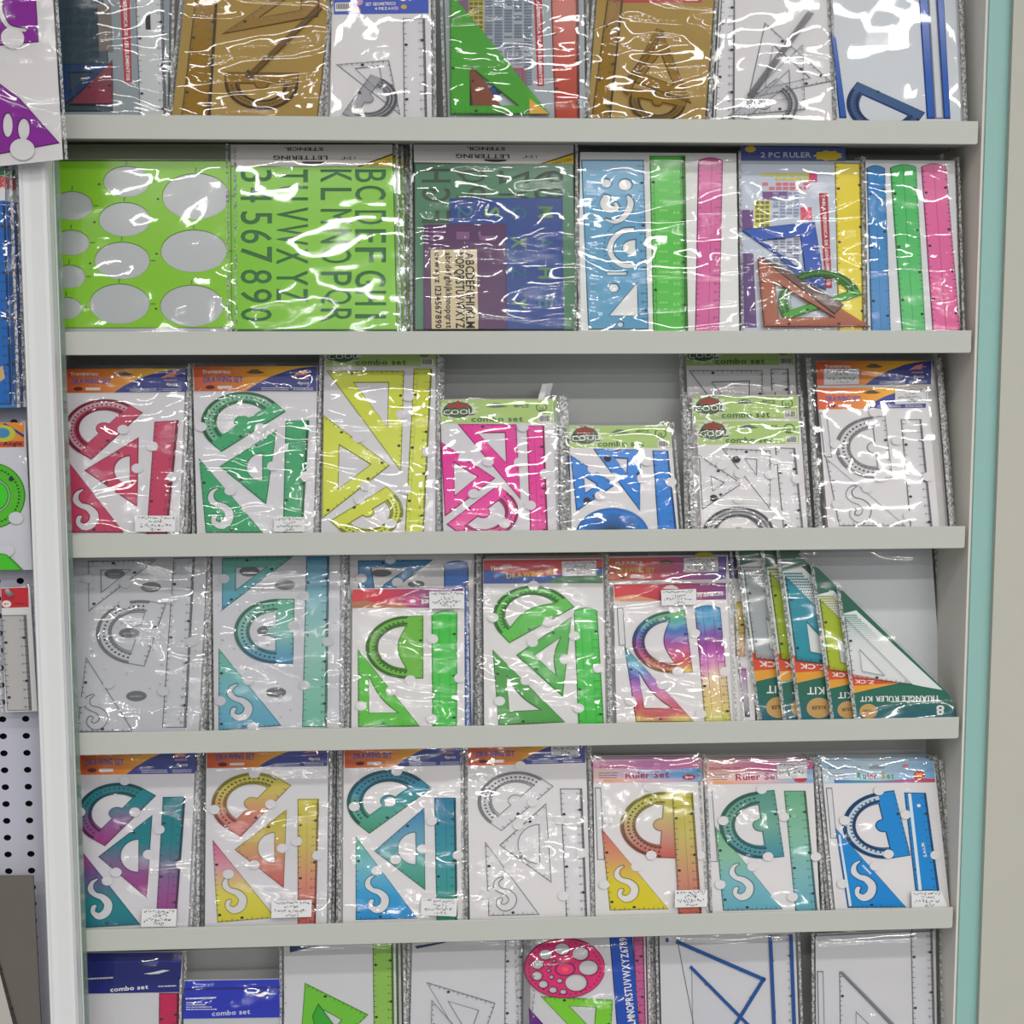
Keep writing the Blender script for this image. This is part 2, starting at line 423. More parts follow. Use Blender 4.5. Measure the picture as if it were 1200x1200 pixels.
        if ridge:
            for f in ((.72,) if not isinstance(ridge, tuple) else ridge):
                p, r = a + (b - a) * f, e + (c - e) * f; ww = (b - a) * .012
                flat(s._pr(o, edge, 'ridge_line'), [tuple(p - ww), tuple(p + ww), tuple(r + ww), tuple(r - ww)], d - .0001, edge)
        return o
    def prot(s, p0, p1, ap, face, edge, strip=.38, ri=.60, bump=.2, name='protractor', th=.0018, d0=.0009, tickm=INK, spokes=False, bow=False, dense=4, white=None):
        """half-round protractor: p0, p1 the straight edge, ap any point on the bowed side"""
        def un(p): return Vector((p[0] / A, p[1]))
        a, b, q = un(s.uv(p0)), un(s.uv(p1)), un(s.uv(ap)); e = (b - a).normalized(); n = Vector((-e.y, e.x))
        if (q - a).dot(n) < 0: n = -n
        R = (b - a).length / 2; c = (a + b) / 2 + n * strip * R
        st = lambda v: (v.x * A, v.y if s.free else max(.0012, v.y))
        P = lambda r, th_: st(c + e * (r * math.cos(th_)) + n * (r * math.sin(th_)))
        out = [st(a), st(b)] + [P(R, math.pi * i / 36) for i in range(37)]
        holes = []
        if not spokes:
            o_ = .04 * R; cc = c + n * o_; r = ri * R
            Q = lambda r_, t_: st(cc + e * (r_ * math.cos(t_)) + n * (r_ * math.sin(t_)))
            h = [Q(r, math.pi * i / 24) for i in range(25)]
            if bow: h += [st(cc + e * (-r + 2 * r * i / 10) + n * (.2 * R * math.sin(math.pi * i / 10))) for i in range(1, 10)]
            elif bump: h += [Q(bump * R, math.pi * (1 - i / 10)) for i in range(11)]
            holes = [h]
        o = s.piece(name, out, holes, face, edge, th=th, d0=d0, loc=True); d = d0 + th + .0002
        if white:
            wb = s._pr(o, white, 'scale_band'); vs = []
            for i in range(25):
                for r in (R * .77, R * .905): x, y = P(r, math.pi * i / 24); vs.append((x, -(d - .00012), y))
            wb.add(vs, [(2 * i, 2 * i + 1, 2 * i + 3, 2 * i + 2) for i in range(24)], white)
        if not spokes:
            for r0, r1 in ((R * .915, R * .995), (ri * R * 1.08, ri * R * 1.19)):
                bb = s._pr(o, edge, 'bevel_band'); n_ = 24; vs = []
                for i in range(n_ + 1):
                    for r in (r0, r1): x, y = P(r, math.pi * i / n_); vs.append((x, -(d - .00012), y))
                bb.add(vs, [(2 * i, 2 * i + 1, 2 * i + 3, 2 * i + 2) for i in range(n_)], s.band(edge))
        mb = s._pr(o, tickm, 'scale_print')
        def seg(r0, r1, t_, wdt):
            v = [P(r0, t_ - wdt / r0), P(r0, t_ + wdt / r0), P(r1, t_ + wdt / r1), P(r1, t_ - wdt / r1)]; mb.add([(x, -d, y) for x, y in v], [(0, 1, 2, 3)], tickm)
        if spokes:
            for k in range(2, 45): seg(.18 * R, .82 * R, math.pi * k / 46, .00022)
        for k in range(1, int(180 / dense)):
            seg(R * .955, R * .90, math.radians(k * dense), .00035)
            if k % 2 and not spokes:
                seg(R * .84, R * .79, math.radians(k * dense), .0009); seg(R * .73, R * .70, math.radians(k * dense), .0007)
        if not spokes: s.ticks(o, st(a), st(b), st(n), d, tickm, num=False, step=.006, ln=.003)
        return o
    def band(s, edge):
        k = ('band', edge.name)
        if k not in MC:
            m = edge.copy(); m.name = 'bevel_tint'
            for n in m.node_tree.nodes:
                if n.type == 'MIX_SHADER': n.inputs[0].default_value = min(.86, max(.62, n.inputs[0].default_value + .25))
            MC[k] = m
        return MC[k]
    def tri(s, a, b, c, face, edge, hole='tri', name='set_square', th=.0018, d0=.0009, hp=None, tickm=INK, inner=.42):
        T = [Vector(s.uv(p)) for p in (a, b, c)]; g = (T[0] + T[1] + T[2]) / 3; holes = []
        if hp and hole == 'poly': holes = [s.uvs(hp)]
        elif hole == 'tri': holes = [[tuple(g + (t - g) * inner) for t in T]]
        elif hole == 'D':                      # half-disc, flat side to the right
            x, y = s.uv(hp[:2]); r = hp[2] / s.crop.k / 1000
            holes = [[(x + r * A * math.cos(math.pi / 2 + math.pi * i / 20) * .92, y + r * 1.12 * math.sin(math.pi / 2 + math.pi * i / 20)) for i in range(21)]]
        elif hole == 'S':                      # hooked french-curve slot
            x, y = s.uv(hp[:2]); w_ = hp[2] / s.crop.k / 1000; h_ = hp[3] / s.crop.k / 1000
            pa = [(.40, 1.0, .03), (.16, .90, .10), (.10, .72, .16), (.30, .58, .13), (.62, .50, .17), (.86, .32, .22), (.78, .10, .22), (.48, .0, .18), (.22, .10, .12), (.24, .24, .12), (.36, .28, .05)]
            holes = [stroke([(x + w_ * (px - .5), y + h_ * (py - .5), wd * (w_ + h_) * .62) for px, py, wd in pa])]
        elif hole == 'arc':                    # triangular slot with one bowed side
            I = [g + (t - g) * .46 for t in T]; bw = []
            p, q = I[0], I[2]; md = (p + q) / 2 - g
            for i in range(1, 8): bw.append(tuple(q + (p - q) * (i / 8) - md * (.55 * math.sin(math.pi * i / 8))))
            holes = [[tuple(I[0]), tuple(I[1]), tuple(I[2])] + bw]
        out = [tuple(t) for t in T]
        o = s.piece(name, out, holes, face, edge, th=th, d0=d0, loc=True); d = d0 + th + .0002
        for i, j in ((0, 1), (1, 2)):
            e = T[j] - T[i]; n = Vector((-e.y, e.x)); n = n if (g - T[i]).dot(n) > 0 else -n
            s.ticks(o, T[i], T[j], n, d, tickm, num=False, step=.006, ln=.0024)
        return o
    def tabs(s, pts, r=5.6, m=None):
        m = m or s.c.data.materials[0]
        for p in pts:
            x, y = s.uv(p); mb = MB(); plate(mb, ell(x, y, r * 1.2 / 1000, r / 1000, 16), [], .0029, .0004, 0, m or WHITE, CLEAREDGE); mb.obj('card_tab', s.o)
    def label(s, quad, d=.0085, name='price_label', lines=4):
        q = s.uvs(quad, d) if False else s.uvs(quad); mb = MB(); plate(mb, q, [], d, .0002, 0, PAPER, PAPER); o = mb.obj(name, s.o)
        a, b, c, e = [Vector(p) for p in q]; mk = s._pr(o, INK, 'handwriting')
        for ln in range(lines):
            v = (ln + .6) / (lines + .25); L0, L1 = [(.06, .94), (.32, .66), (.08, .86), (.36, .64)][ln % 4]; f = L0
            while f < L1:
                wd = random.uniform(.02, .055); g = v + random.uniform(-.03, .03)
                P = lambda ff, gg: (a + (b - a) * ff) * (1 - gg) + (e + (c - e) * ff) * gg
                for st in range(2):
                    f2 = f + random.uniform(0, wd); g2 = g + random.uniform(-.055, .055); p, r = P(f2, g2), P(f2 + random.uniform(-.01, wd), g2 + random.uniform(-.09, .09))
                    n = Vector((-(r - p).y, (r - p).x)); n = n.normalized() * .00042 if n.length > 1e-6 else Vector((.0004, 0))
                    mk.add([(z.x, -(d + .0004), z.y) for z in (p - n, p + n, r + n, r - n)], [(0, 1, 2, 3)], INK)
                f += wd + random.uniform(.008, .03)
        return o
    def done(s): s.flush(); return s
    def back(s, n, dx=0.0, step=.0095, labels=(), dxs=None):
        """further packs of the stack standing behind this one"""
        for k in range(1, n + 1):
            r = s.o.copy(); COL.objects.link(r); off = (dxs[k - 1] if dxs else dx * k)
            r.location = s.O + Vector((off, step * k, 0))
            r['label'] = labels[k - 1]
            for ch in [c for c in s.o.children]:
                c = ch.copy(); COL.objects.link(c); c.parent = r
                for g in ch.children:
                    d = g.copy(); COL.objects.link(d); d.parent = c

# ------------------------------------------------------------------ setting: cabinet, neighbouring door, upright, pegboard
def struct(o, label=None):
    o['kind'] = 'structure'
    if label: o['label'] = label
    return o
cab = bpy.data.objects.new('display_cabinet', None); COL.objects.link(cab)
tag(cab, 'tall white wall cabinet with open shelves and a pale teal front edge', 'cabinet')
TEAL = solid((141, 182, 176), .45, noise_amt=.05); CREAM = solid((222, 218, 208), .5, noise_amt=.05)
BACKW = solid((200, 203, 201), .5, noise_amt=.05); WALLM = solid((182, 181, 170), .55, noise_amt=.06)
ZB = LZ[6] - .10; ZT = LZ[0] + .12
XT0 = onY(1139, 600).x; XT1 = onY(1165, 600).x
mb = MB(); mb.box((XL - .012, DEPTH, ZB), (XT1, DEPTH + .012, ZT), BACKW); mb.obj('back_panel', cab)
mb = MB(); mb.box((XT0 - .003, .0, ZB), (XT1, DEPTH, ZT), CREAM); mb.obj('side_panel', cab)
mb = MB(); mb.box((XT0, -.0035, ZB), (XT1, 0, ZT), TEAL); o = mb.obj('edge_band', cab); o['label'] = 'pale teal edge band'
mb = MB(); mb.box((XL - .012, .0, ZB), (XL - .004, DEPTH, ZT), BACKW); mb.obj('side_panel', cab)
for i in range(1, 7):
    z = LZ[i]; mb = MB(); x0, x1 = XL - .003, XT0 - .0075
    # profile: board with a bent-up front lip, rounded lower corners
    mb.box((x0, .0022, FLOORZ[i] - .009), (x1, DEPTH, FLOORZ[i]), SHELFW)
    o1 = [(x0, z - LIPH), (x1 - .003, z - LIPH), (x1 - .0008, z - LIPH + .0008), (x1, z - LIPH + .003), (x1, z), (x0, z)]
    plate(mb, o1, [], -.0022, .0022 + .0006, .0006, SHELFW, SHELFW)
    mb.box((x0, .0006, z - LIPH + .001), (x1, .0024, z - .0002), SHELFW)
    sh = mb.obj('shelf_board', cab)
    mb = MB(); mb.box((x1 - .011, .060, FLOORZ[i] - .0125), (x1 - .008, .064, FLOORZ[i] - .009), solid((120, 120, 118), .4)); mb.obj('shelf_pin', sh)
# door of the neighbouring unit, right of a dark gap
xd = onY(1167.5, 600, -.012).x
mb = MB(); mb.box((xd, -.012, ZB), (xd + .35, .0118, ZT), WALLM); struct(mb.obj('wall_right'))
mb = MB(); mb.box((XT1 + .0002, .012, ZB), (xd + .003, .03, ZT), solid((30, 34, 34), .8)); struct(mb.obj('gap_shade_1'))  # dark strip set inside the gap to paint in its shade
# upright between the cabinet and the pegboard
YP = -.055
def strip_x(px, py, Y): return onY(px, py, Y).x
x0 = strip_x(39, 700, YP); x1 = strip_x(72.5, 700, YP)
PROF = [(x0, .0), (x0, -.052), (x0 + .0015, -.0552), (x0 + .004, -.0552), (x0 + .0055, -.0528), (x0 + .012, -.0520), (x1 - .006, -.0526), (x1 - .0022, -.0518), (x1, -.047), (x1, .0)]
UPM = solid((216, 217, 218), .3, noise_amt=.05)
mb = MB(); n = len(PROF)
mb.add([(x, y, ZB) for x, y in PROF] + [(x, y, ZT) for x, y in PROF], [(i, (i + 1) % n, n + (i + 1) % n, n + i) for i in range(n)], UPM)
up = mb.obj('metal_upright'); tag(up, 'white metal upright post between pegboard and shelf cabinet', 'post')
gm, nt, out = newmat('greenish_glass')
pg = N(nt, 'ShaderNodeBsdfPrincipled'); pg.inputs['Base Color'].default_value = lin((176, 190, 182)); pg.inputs['Roughness'].default_value = .08
tg = N(nt, 'ShaderNodeBsdfTransparent'); tg.inputs[0].default_value = lin((214, 228, 220)); mg = N(nt, 'ShaderNodeMixShader'); mg.inputs[0].default_value = .55
nt.links.new(pg.outputs[0], mg.inputs[1]); nt.links.new(tg.outputs[0], mg.inputs[2]); nt.links.new(mg.outputs[0], out.inputs[0])
gx0, gx1 = x1 + .0003, strip_x(83.6, 700, -.02)
mb = MB(); mb.box((gx0, -.026, ZB), (gx1, -.004, ZT), gm)
mb.box((gx1 - .0022, -.0275, ZB), (gx1 - .0006, -.026, ZT), solid((196, 206, 200), .15)); g_ = mb.obj('glass_side_strip'); tag(g_, 'greenish glass edge strip standing beside the white upright', 'glass panel')
# pegboard
PEG = solid((182, 182, 195), .45); YPEG = -.008
peg_x1 = x0 - .0004
holes = []; hx = []
base = onY(31.5, 872, YPEG); stepz = .0; h2 = onY(35.5, 990.5, YPEG); stepz = (base.z - h2.z) / 6
sx = base.x - onY(4.5, 872, YPEG).x
zt, zb = base.z + 40 * stepz, base.z - 26 * stepz
pgo = bpy.data.objects.new('pegboard', None); COL.objects.link(pgo); tag(pgo, 'pale lavender pegboard with rows of black holes left of post', 'pegboard')
mb = MB(); cols = 5
for j in range(66):
    for i in range(cols):
        zc = base.z + (40 - j - .5) * stepz; xc = base.x - i * sx
        q = [(xc - sx / 2, zc - stepz / 2), (xc + sx / 2 if i else peg_x1, zc - stepz / 2), (xc + sx / 2 if i else peg_x1, zc + stepz / 2), (xc - sx / 2, zc + stepz / 2)]
        plate(mb, q, [ell(xc, zc, .0043, .0036, 14)], -YPEG, .0012, 0, PEG, solid((60, 60, 66), .6))
mb.obj('perforated_sheet', pgo)
mb = MB(); mb.box((base.x - cols * sx, YPEG + .012, zb), (peg_x1, YPEG + .016, zt), solid((22, 22, 26), .8)); mb.obj('dark_backing', pgo)
def peg(loc, name='peg_hook', label='', ln=.05):
    pass

# ------------------------------------------------------------------ header cards shared by several sets
def bl(q, u, v):
    a, b, c, d = q
    return tuple((a[i] * (1 - u) + b[i] * u) * (1 - v) + (d[i] * (1 - u) + c[i] * u) * v for i in (0, 1))
ORANGE = solid([(206, 72, 8), (224, 122, 8), (240, 178, 14), (242, 190, 20)], .35, axis='X'); NAVY = solid((34, 52, 140), .35)
TXTW = solid((232, 230, 226), .5); TXTBLUE = solid((40, 84, 170), .5); MAROON = solid((90, 24, 30), .5)
def hdr_drawing(P, q, t1='Transparent', t2='DRAWING SET', pcs='4pcs', m=None, wedge=True, tc=None, cut=0):
    h = P.header(q, m or ORANGE)
    if wedge:
        P.fill([bl(q, u, v) for u, v in ((1, 0), (1, 1), (.42, 1), (.5, .72), (.62, .42), (.76, .17), (.88, .05))], NAVY, h, name='blue_wedge')
        lg = solid((232, 150, 130), .5)
        P.fill([bl(q, u, v) for u, v in ((.80, .40), (.86, .20), (.93, .12), (.91, .22), (.96, .24), (.90, .30), (.93, .36), (.86, .36))], lg, h, name='bird_emblem', d=.0015)
        P.bars(bl(q, .83, .52), bl(q, .93, .52), 8, lg, h)
        P.text(pcs, bl(q, .84, .72), bl(q, .94, .72), 13, TXTW, h, name='piece_count')
        for i in range(2):
            for j in range(2): P.bars(bl(q, .55 + .26 * i, .88 + .07 * j), bl(q, .77 + .2 * i, .88 + .07 * j), 4, TXTW, h)
    P.text(t1, bl(q, .07, .30), bl(q, .30, .30), 17, TXTW, h, arch=4)
    P.text(t2, bl(q, .075, .66), bl(q, .40, .66), 27, tc or TXTBLUE, h, arch=4, name='set_title')
    P.dot(bl(q, .13, .84), 20, 9, MAROON, h, name='oval_badge')
    P.fill([bl(q, u, v) for u, v in ((.19, .78), (.31, .78), (.31, .9), (.19, .9))], TXTW, h, name='white_bar')
    # slot punched for hanging
    P.fill([bl(q, u, v) for u, v in ((.42, .24), (.45, .18), (.47, .12), (.52, .12), (.54, .18), (.58, .24), (.54, .29), (.46, .29))], solid((96, 84, 60), .7), h, name='hanging_slot', d=.0014)
    return h
CG = solid((166, 196, 112), .45); DGREEN = solid((70, 100, 60), .5); BLACK = solid((24, 26, 24), .5); CHILI = solid((150, 54, 44), .5)
def hdr_cool(P, q, num='15'):
    h = P.header(q, CG)
    c = bl(q, .155, .42); k = abs(q[1][0] - q[0][0]) / 450
    star = [(c[0] + (88 if i % 2 else 66) * k * math.cos(math.pi * i / 14), c[1] + (50 if i % 2 else 38) * math.sin(math.pi * i / 14)) for i in range(28)]
    P.fill(star, solid((206, 214, 190), .5), h, name='starburst', d=.0013)
    P.dot(c, 60 * k, 40, solid((70, 104, 60), .5), h, name='emblem_leaf', d=.0015)
    P.fill([(c[0] - 34 * k, c[1] - 8), (c[0] - 42 * k, c[1] - 34), (c[0] - 18 * k, c[1] - 24), (c[0], c[1] - 46), (c[0] + 18 * k, c[1] - 24), (c[0] + 42 * k, c[1] - 34), (c[0] + 34 * k, c[1] - 8)], CHILI, h, name='red_pepper', d=.0017)
    P.text('COOL', (c[0] - 64 * k, c[1] + 30), (c[0] + 68 * k, c[1] + 24), 38, BLACK, h, d=.0018, name='emblem_lettering')
    P.text('COOL', (c[0] - 60 * k, c[1] + 26), (c[0] + 64 * k, c[1] + 20), 27, TXTW, h, d=.002, name='emblem_lettering', bold=0)
    P.text('combo set', bl(q, .27, .93), bl(q, .74, .93), 26, DGREEN, h, name='set_title')
    P.text('4PCS', bl(q, .65, .34), bl(q, .79, .34), 17, DGREEN, h, name='piece_count')
    P.dot(bl(q, .90, .34), 27, 23, DGREEN, h, name='number_ring'); P.dot(bl(q, .90, .34), 22, 18, CG, h, name='number_disc', d=.0018)
    P.text(num, bl(q, .875, .50), bl(q, .925, .50), 19, DGREEN, h, d=.002, name='number')
    P.fill([bl(q, u, v) for u, v in ((.87, .66), (.985, .66), (.985, .98), (.87, .98))], TXTW, h, name='barcode_box')
    x = .878
    for i in range(11):
        wd = random.choice((.003, .005, .006)); P.fill([bl(q, u, v) for u, v in ((x, .69), (x + wd, .69), (x + wd, .94), (x, .94))], BLACK, h, name='barcode', d=.0017); x += wd + .0045
    P.fill([bl(q, u, v) for u, v in ((.40, .30), (.44, .22), (.47, .14), (.52, .14), (.55, .22), (.60, .30), (.52, .34), (.46, .34))], solid((110, 120, 104), .7), h, name='hanging_slot', d=.0014)
    return h
def P_(c, see=.30, rough=.16, axis='Z', wave=0): return plastic(c, see, rough, axis, wave), plastic(dark(c, .74), .15, rough, axis, wave)

# ================================================================== ROW 1
A1 = Crop(0, 0, 3); A2 = Crop(380, 0, 3.75); A3 = Crop(680, 0, 2.3077)
PALE = solid((150, 160, 166), .5); REDSTRIP = solid((176, 40, 62), .5)
def table_print(P, h, x0, y0, x1, y1, rows, cols, cm):
    for r in range(rows):
        for c in range(cols):
            if random.random() < .12: continue
            u0 = x0 + (x1 - x0) * c / cols; v0 = y0 + (y1 - y0) * r / rows; du = (x1 - x0) / cols * .8; dv = (y1 - y0) / rows * .7
            P.fill([(u0, v0), (u0 + du, v0), (u0 + du, v0 + dv), (u0, v0 + dv)], cm, h, name='table_cells', d=.0015)
P = Pack('ruler_set_pack', 'dark slate stencil set with white ruler, leftmost on the top shelf behind the purple pack', None, A1, 1, lean=9, yb=.02)
h = P.card([(190, -215), (600, -215), (590, 395), (205, 395)], solid((138, 148, 154), .5))
P.piece('stencil_sheet', [(195, -200), (345, -200), (398, 394), (208, 394)], [], *P_((56, 78, 92), .1), th=.0012)
for k in range(12):
    for j in range(3): P.text('0123456789'[k % 10] + 'SOB'[j], (226 + 46 * j, -60 + 38 * k), (258 + 48 * j, -60 + 38 * k), 24, solid((40, 54, 64), .6), h, d=.0024, name='stencil_lettering')
P.tri((210, 230), (215, 388), (395, 225), *P_((40, 70, 120), .2), hole='tri', d0=.0022)
P.tri((245, 372), (398, 215), (400, 372), *P_((136, 56, 76), .2), hole=None, d0=.0042)
P.fill([(345, 20), (390, 20), (400, 182), (350, 182)], solid((120, 112, 106), .6), h, name='label_patch', d=.0025)
P.fill([(418, -80), (455, -80), (464, 290), (438, 290)], REDSTRIP, h, name='red_strip')
P.text('TABLA PERIODICA DE LOS ELEMENTOS', (430, -75), (446, 286), 12, TXTW, h, d=.0018)
r1 = P.ruler([(472, -150), (572, -150), (585, 395), (492, 395)], plastic((238, 240, 242), .45), CLEAREDGE)
P.fill([(512, 55), (530, 55), (532, 108), (514, 108)], INK, r1, name='maker_mark', d=.0032)
P.film('crumpled', r=4); P.done()
YEL = (156, 122, 4); YELM = solid(YEL, .35); YCL = plastic((214, 186, 70), .86, .1); YED = plastic((120, 96, 30), .55)
P = Pack('folder_set_pack', 'yellow folder geometry set on the top shelf, left of the white set with blue header', 'yellow folder sets', A1, 1, lean=9)
P.card([(674, -215), (1185, -215), (1115, 397), (607, 397)], YELM)
P.ruler([(705, -150), (775, -150), (742, 395), (640, 395)], YCL, YED, num=True)
P.tri((780, 122), (1132, -120), (1120, 60), YCL, YED, hole='tri'); P.piece('ruler_edge', [(1118, 22), (1136, 34), (880, 285), (862, 272)], [], plastic((150, 115, 40), .75), YED, d0=.003)
P.prot((790, 255), (1050, 258), (920, 400), YCL, YED); P.film('crumpled', l=3, r=3)
P.done(); P.back(2, dx=.002, labels=['yellow folder set half hidden behind the left yellow folder on the top shelf', 'rearmost yellow folder set behind the left yellow folder on the top shelf'])

P = Pack('geometry_set_pack', 'white geometry set with blue planet header and clear ruler on the top shelf', None, A2, 1, lean=9)
P.card([(40, -290), (465, -290), (472, 508), (25, 508)], WHITE)
h = P.header([(42, -75), (458, -75), (458, 60), (42, 65)], solid((36, 72, 178), .35))
P.text('SET GEOMETRICO', (182, 28), (315, 24), 14, TXTW, h); P.text('4 PIEZAS', (222, 46), (304, 44), 12, TXTW, h)
P.fill([(48, 14), (125, 12), (125, 50), (48, 52)], TXTW, h, name='barcode_box')
for i in range(12): P.fill([(54 + i * 5.6, 18), (57 + i * 5.6, 18), (57 + i * 5.6, 42), (54 + i * 5.6, 42)], INK, h, name='barcode', d=.0016)
for (x, y, r, c) in ((150, 10, 20, (190, 150, 190)), (145, 46, 14, (220, 150, 60)), (315, 38, 12, (170, 140, 200)), (350, 32, 13, (200, 160, 90)), (345, -6, 16, (220, 180, 90)), (205, -30, 24, (120, 170, 210))): P.dot((x, y), r, r * .8, solid(c, .5), h, name='printed_planet')
P.ruler([(345, 82), (442, 82), (452, 508), (350, 508)], CLEAR, CLEAREDGE)
P.tri((52, 285), (285, 266), (335, 508), CLEAR, CLEAREDGE, hole='poly', hp=[(140, 305), (240, 295), (262, 420)])
P.prot((78, 505), (205, 330), (300, 440), plastic((200, 200, 206), .75), CLEAREDGE, d0=.0028, dense=3)
P.film('calm'); P.done(); P.back(2, dx=-.003, labels=['second white geometry set close behind the blue planet header set', 'third white geometry set behind the blue planet header set'])

def table_set(P, q, x0, cells=True):
    h = P.card(q, PALE); return h
P = Pack('ruler_set_pack', 'table and set square pack with orange ruler, middle of the top shelf', None, A2, 1, lean=9)
h = P.card([(520, -290), (1135, -290), (1148, 512), (545, 512)], solid((160, 168, 174), .5))
P.fill([(580, -60), (632, -60), (636, 130), (580, 130)], solid((120, 90, 120), .6), h); P.fill([(632, -40), (700, -40), (704, 180), (638, 180)], solid((178, 168, 70), .6), h)
table_print(P, h, 705, -60, 920, 380, 34, 5, solid((110, 120, 140), .6)); table_print(P, h, 636, -30, 700, 175, 10, 3, solid((110, 104, 50), .6))
P.fill([(820, 300), (888, 300), (895, 440), (830, 440)], solid((170, 70, 90), .6), h)
P.fill([(918, -60), (955, -60), (966, 380), (936, 380)], REDSTRIP, h, name='red_strip'); P.text('TABLA PERIODICA DE LOS ELEMENTOS', (930, -55), (945, 376), 14, TXTW, h, d=.0018)
P.tri((640, 210), (860, 355), (640, 505), *P_((40, 80, 150), .25), hole='tri'); P.tri((630, 250), (650, 505), (800, 505), *P_((150, 84, 60), .3), hole=None, d0=.0028)
P.tri((552, -30), (552, 508), (990, 508), *P_((84, 190, 50), .38), hole='poly', hp=[(640, 300), (640, 470), (850, 470)], d0=.0048)
P.fill([(900, 440), (985, 508), (900, 508)], solid((210, 160, 40), .5), h, d=.0072)
P.ruler([(990, -200), (1115, -200), (1122, 512), (1012, 512)], *P_((196, 70, 44), .2), num=False)
P.film('crumpled', d=.0095); P.done()
P = Pack('folder_set_pack', 'yellow folder geometry set with red header strip, middle right of the top shelf', 'yellow folder sets', A3, 1, lean=9)
P.card([(58, -170), (374, -170), (337, 318), (20, 318)], YELM)
h = P.header([(88, -30), (330, -30), (328, 8), (88, 8)], solid((176, 40, 40), .4)); P.fill([(285, -10), (318, -10), (318, 3), (285, 3)], TXTW, h)
P.ruler([(72, 2), (115, 2), (82, 318), (30, 318)], YCL, YED)
P.tri((220, 82), (300, 282), (122, 215), YCL, YED, hole='tri'); P.prot((140, 240), (290, 270), (200, 330), YCL, YED, d0=.003); P.piece('clear_ruler', [(205, 80), (225, 88), (128, 262), (112, 250)], [], YCL, YED, d0=.0046)
P.film('crumpled', l=3, r=3, d=.008); P.done(); P.back(2, dx=.002, labels=['second yellow folder set behind the right yellow folder on the top shelf', 'rearmost yellow folder set behind the right yellow folder on the top shelf'])
P = Pack('geometry_set_pack', 'white geometry set with clear set squares and ruler, second from right on the top shelf', None, A3, 1, lean=9)
P.card([(385, -170), (662, -170), (682, 320), (360, 320)], WHITE)
P.ruler([(388, -150), (418, -150), (416, 318), (363, 318)], CLEAR, CLEAREDGE)
P.tri((498, 62), (678, 222), (452, 268), CLEAR, CLEAREDGE, hole='poly', hp=[(522, 125), (618, 212), (500, 238)]); P.tri((600, 122), (606, 300), (395, 318), CLEAR, CLEAREDGE, hole='tri', d0=.003)
P.piece('ruler_edge', [(612, 34), (629, 40), (464, 270), (447, 262)], [], plastic((130, 130, 136), .65), CLEAREDGE, d0=.005)
P.prot((400, 318), (528, 215), (560, 300), plastic((220, 220, 226), .75), CLEAREDGE, d0=.0052, ri=.7)
P.film('calm', d=.0085); P.done()
P = Pack('geometry_set_pack', 'white geometry set with blue edged rulers, rightmost on the top shelf', None, A3, 1, lean=9)
P.card([(668, -170), (1008, -170), (1028, 322), (694, 322)], solid((206, 210, 216), .5))
BL1, BLE = P_((24, 92, 186), .12)
P.piece('set_square', [(676, 86), (690, 106), (719, 320), (700, 320)], [], BL1, BLE, th=.0022)
P.piece('ruler', [(905, -150), (930, -150), (958, 322), (936, 322)], [], BL1, BLE); P.piece('ruler', [(953, -150), (974, -150), (1000, 322), (982, 322)], [], BL1, BLE)
P.piece('ruler', [(931, -150), (952, -150), (981, 322), (959, 322)], [], CLEAR, CLEAREDGE)
P.prot((748, 222), (932, 305), (790, 330), plastic((52, 96, 150), .3), BLE, ri=.66, strip=.28, bump=0); P.film('flat'); P.done()
P.back(1, dx=.006, labels=['second white set just behind the blue edged ruler set at top right'])

# ================================================================== ROW 2
B1 = Crop(0, 160, 4.2857); B2 = Crop(260, 160, 4.615); B3 = Crop(470, 160, 4.615); B4 = Crop(670, 160, 4.615); B5 = Crop(850, 160, 3.4286)
LIME = (140, 206, 40)
P = Pack('ellipse_template_pack', 'bright lime template with round cut-outs at the left end of second shelf', None, B1, 2, lean=7)
P.card([(252, 128), (1165, 125), (1170, 962), (262, 962)], solid((170, 174, 176), .22, spec=.6))
hs = [(365, 350, 102, 72), (360, 535, 90, 63), (350, 705, 80, 58), (335, 863, 76, 55), (637, 228, 115, 77), (627, 418, 128, 85), (615, 625, 138, 93), (602, 842, 150, 100), (985, 302, 168, 115), (975, 577, 165, 106), (965, 852, 158, 104)]
t = P.piece('stencil_plate', [(240, 125), (1160, 125), (1165, 962), (252, 962)], [ell(x, y, a, b, 36) for x, y, a, b in hs], plastic(LIME, .15), plastic(dark(LIME, .8), .1), th=.0014, ch=.0005)
for x, y, a, b in hs:
    P.fill([(x - 2, y - b - 28), (x + 2, y - b - 28), (x + 1, y - b - 6), (x - 3, y - b - 6)], INK, t, d=.0026, name='scale_print'); P.fill([(x + a + 6, y - 2), (x + a + 30, y - 2), (x + a + 30, y + 2), (x + a + 6, y + 2)], INK, t, d=.0026, name='scale_print')
    P.dot((x - a - 22, y + 14), 6, 5, INK, t, d=.0026, name='scale_print')
for i in range(2): P.bars((276 + 14 * i, 185), (274 + 14 * i, 225), 9, INK, t, d=.0026)
P.piece('bag_top', [(250, 42), (1158, 40), (1160, 122), (252, 122)], [], plastic((150, 160, 132), .5), plastic((150, 160, 132), .5), th=.0006, ch=.0002)
P.film('calm', t=16, d=.006, amp=.003, l=2); P.done()

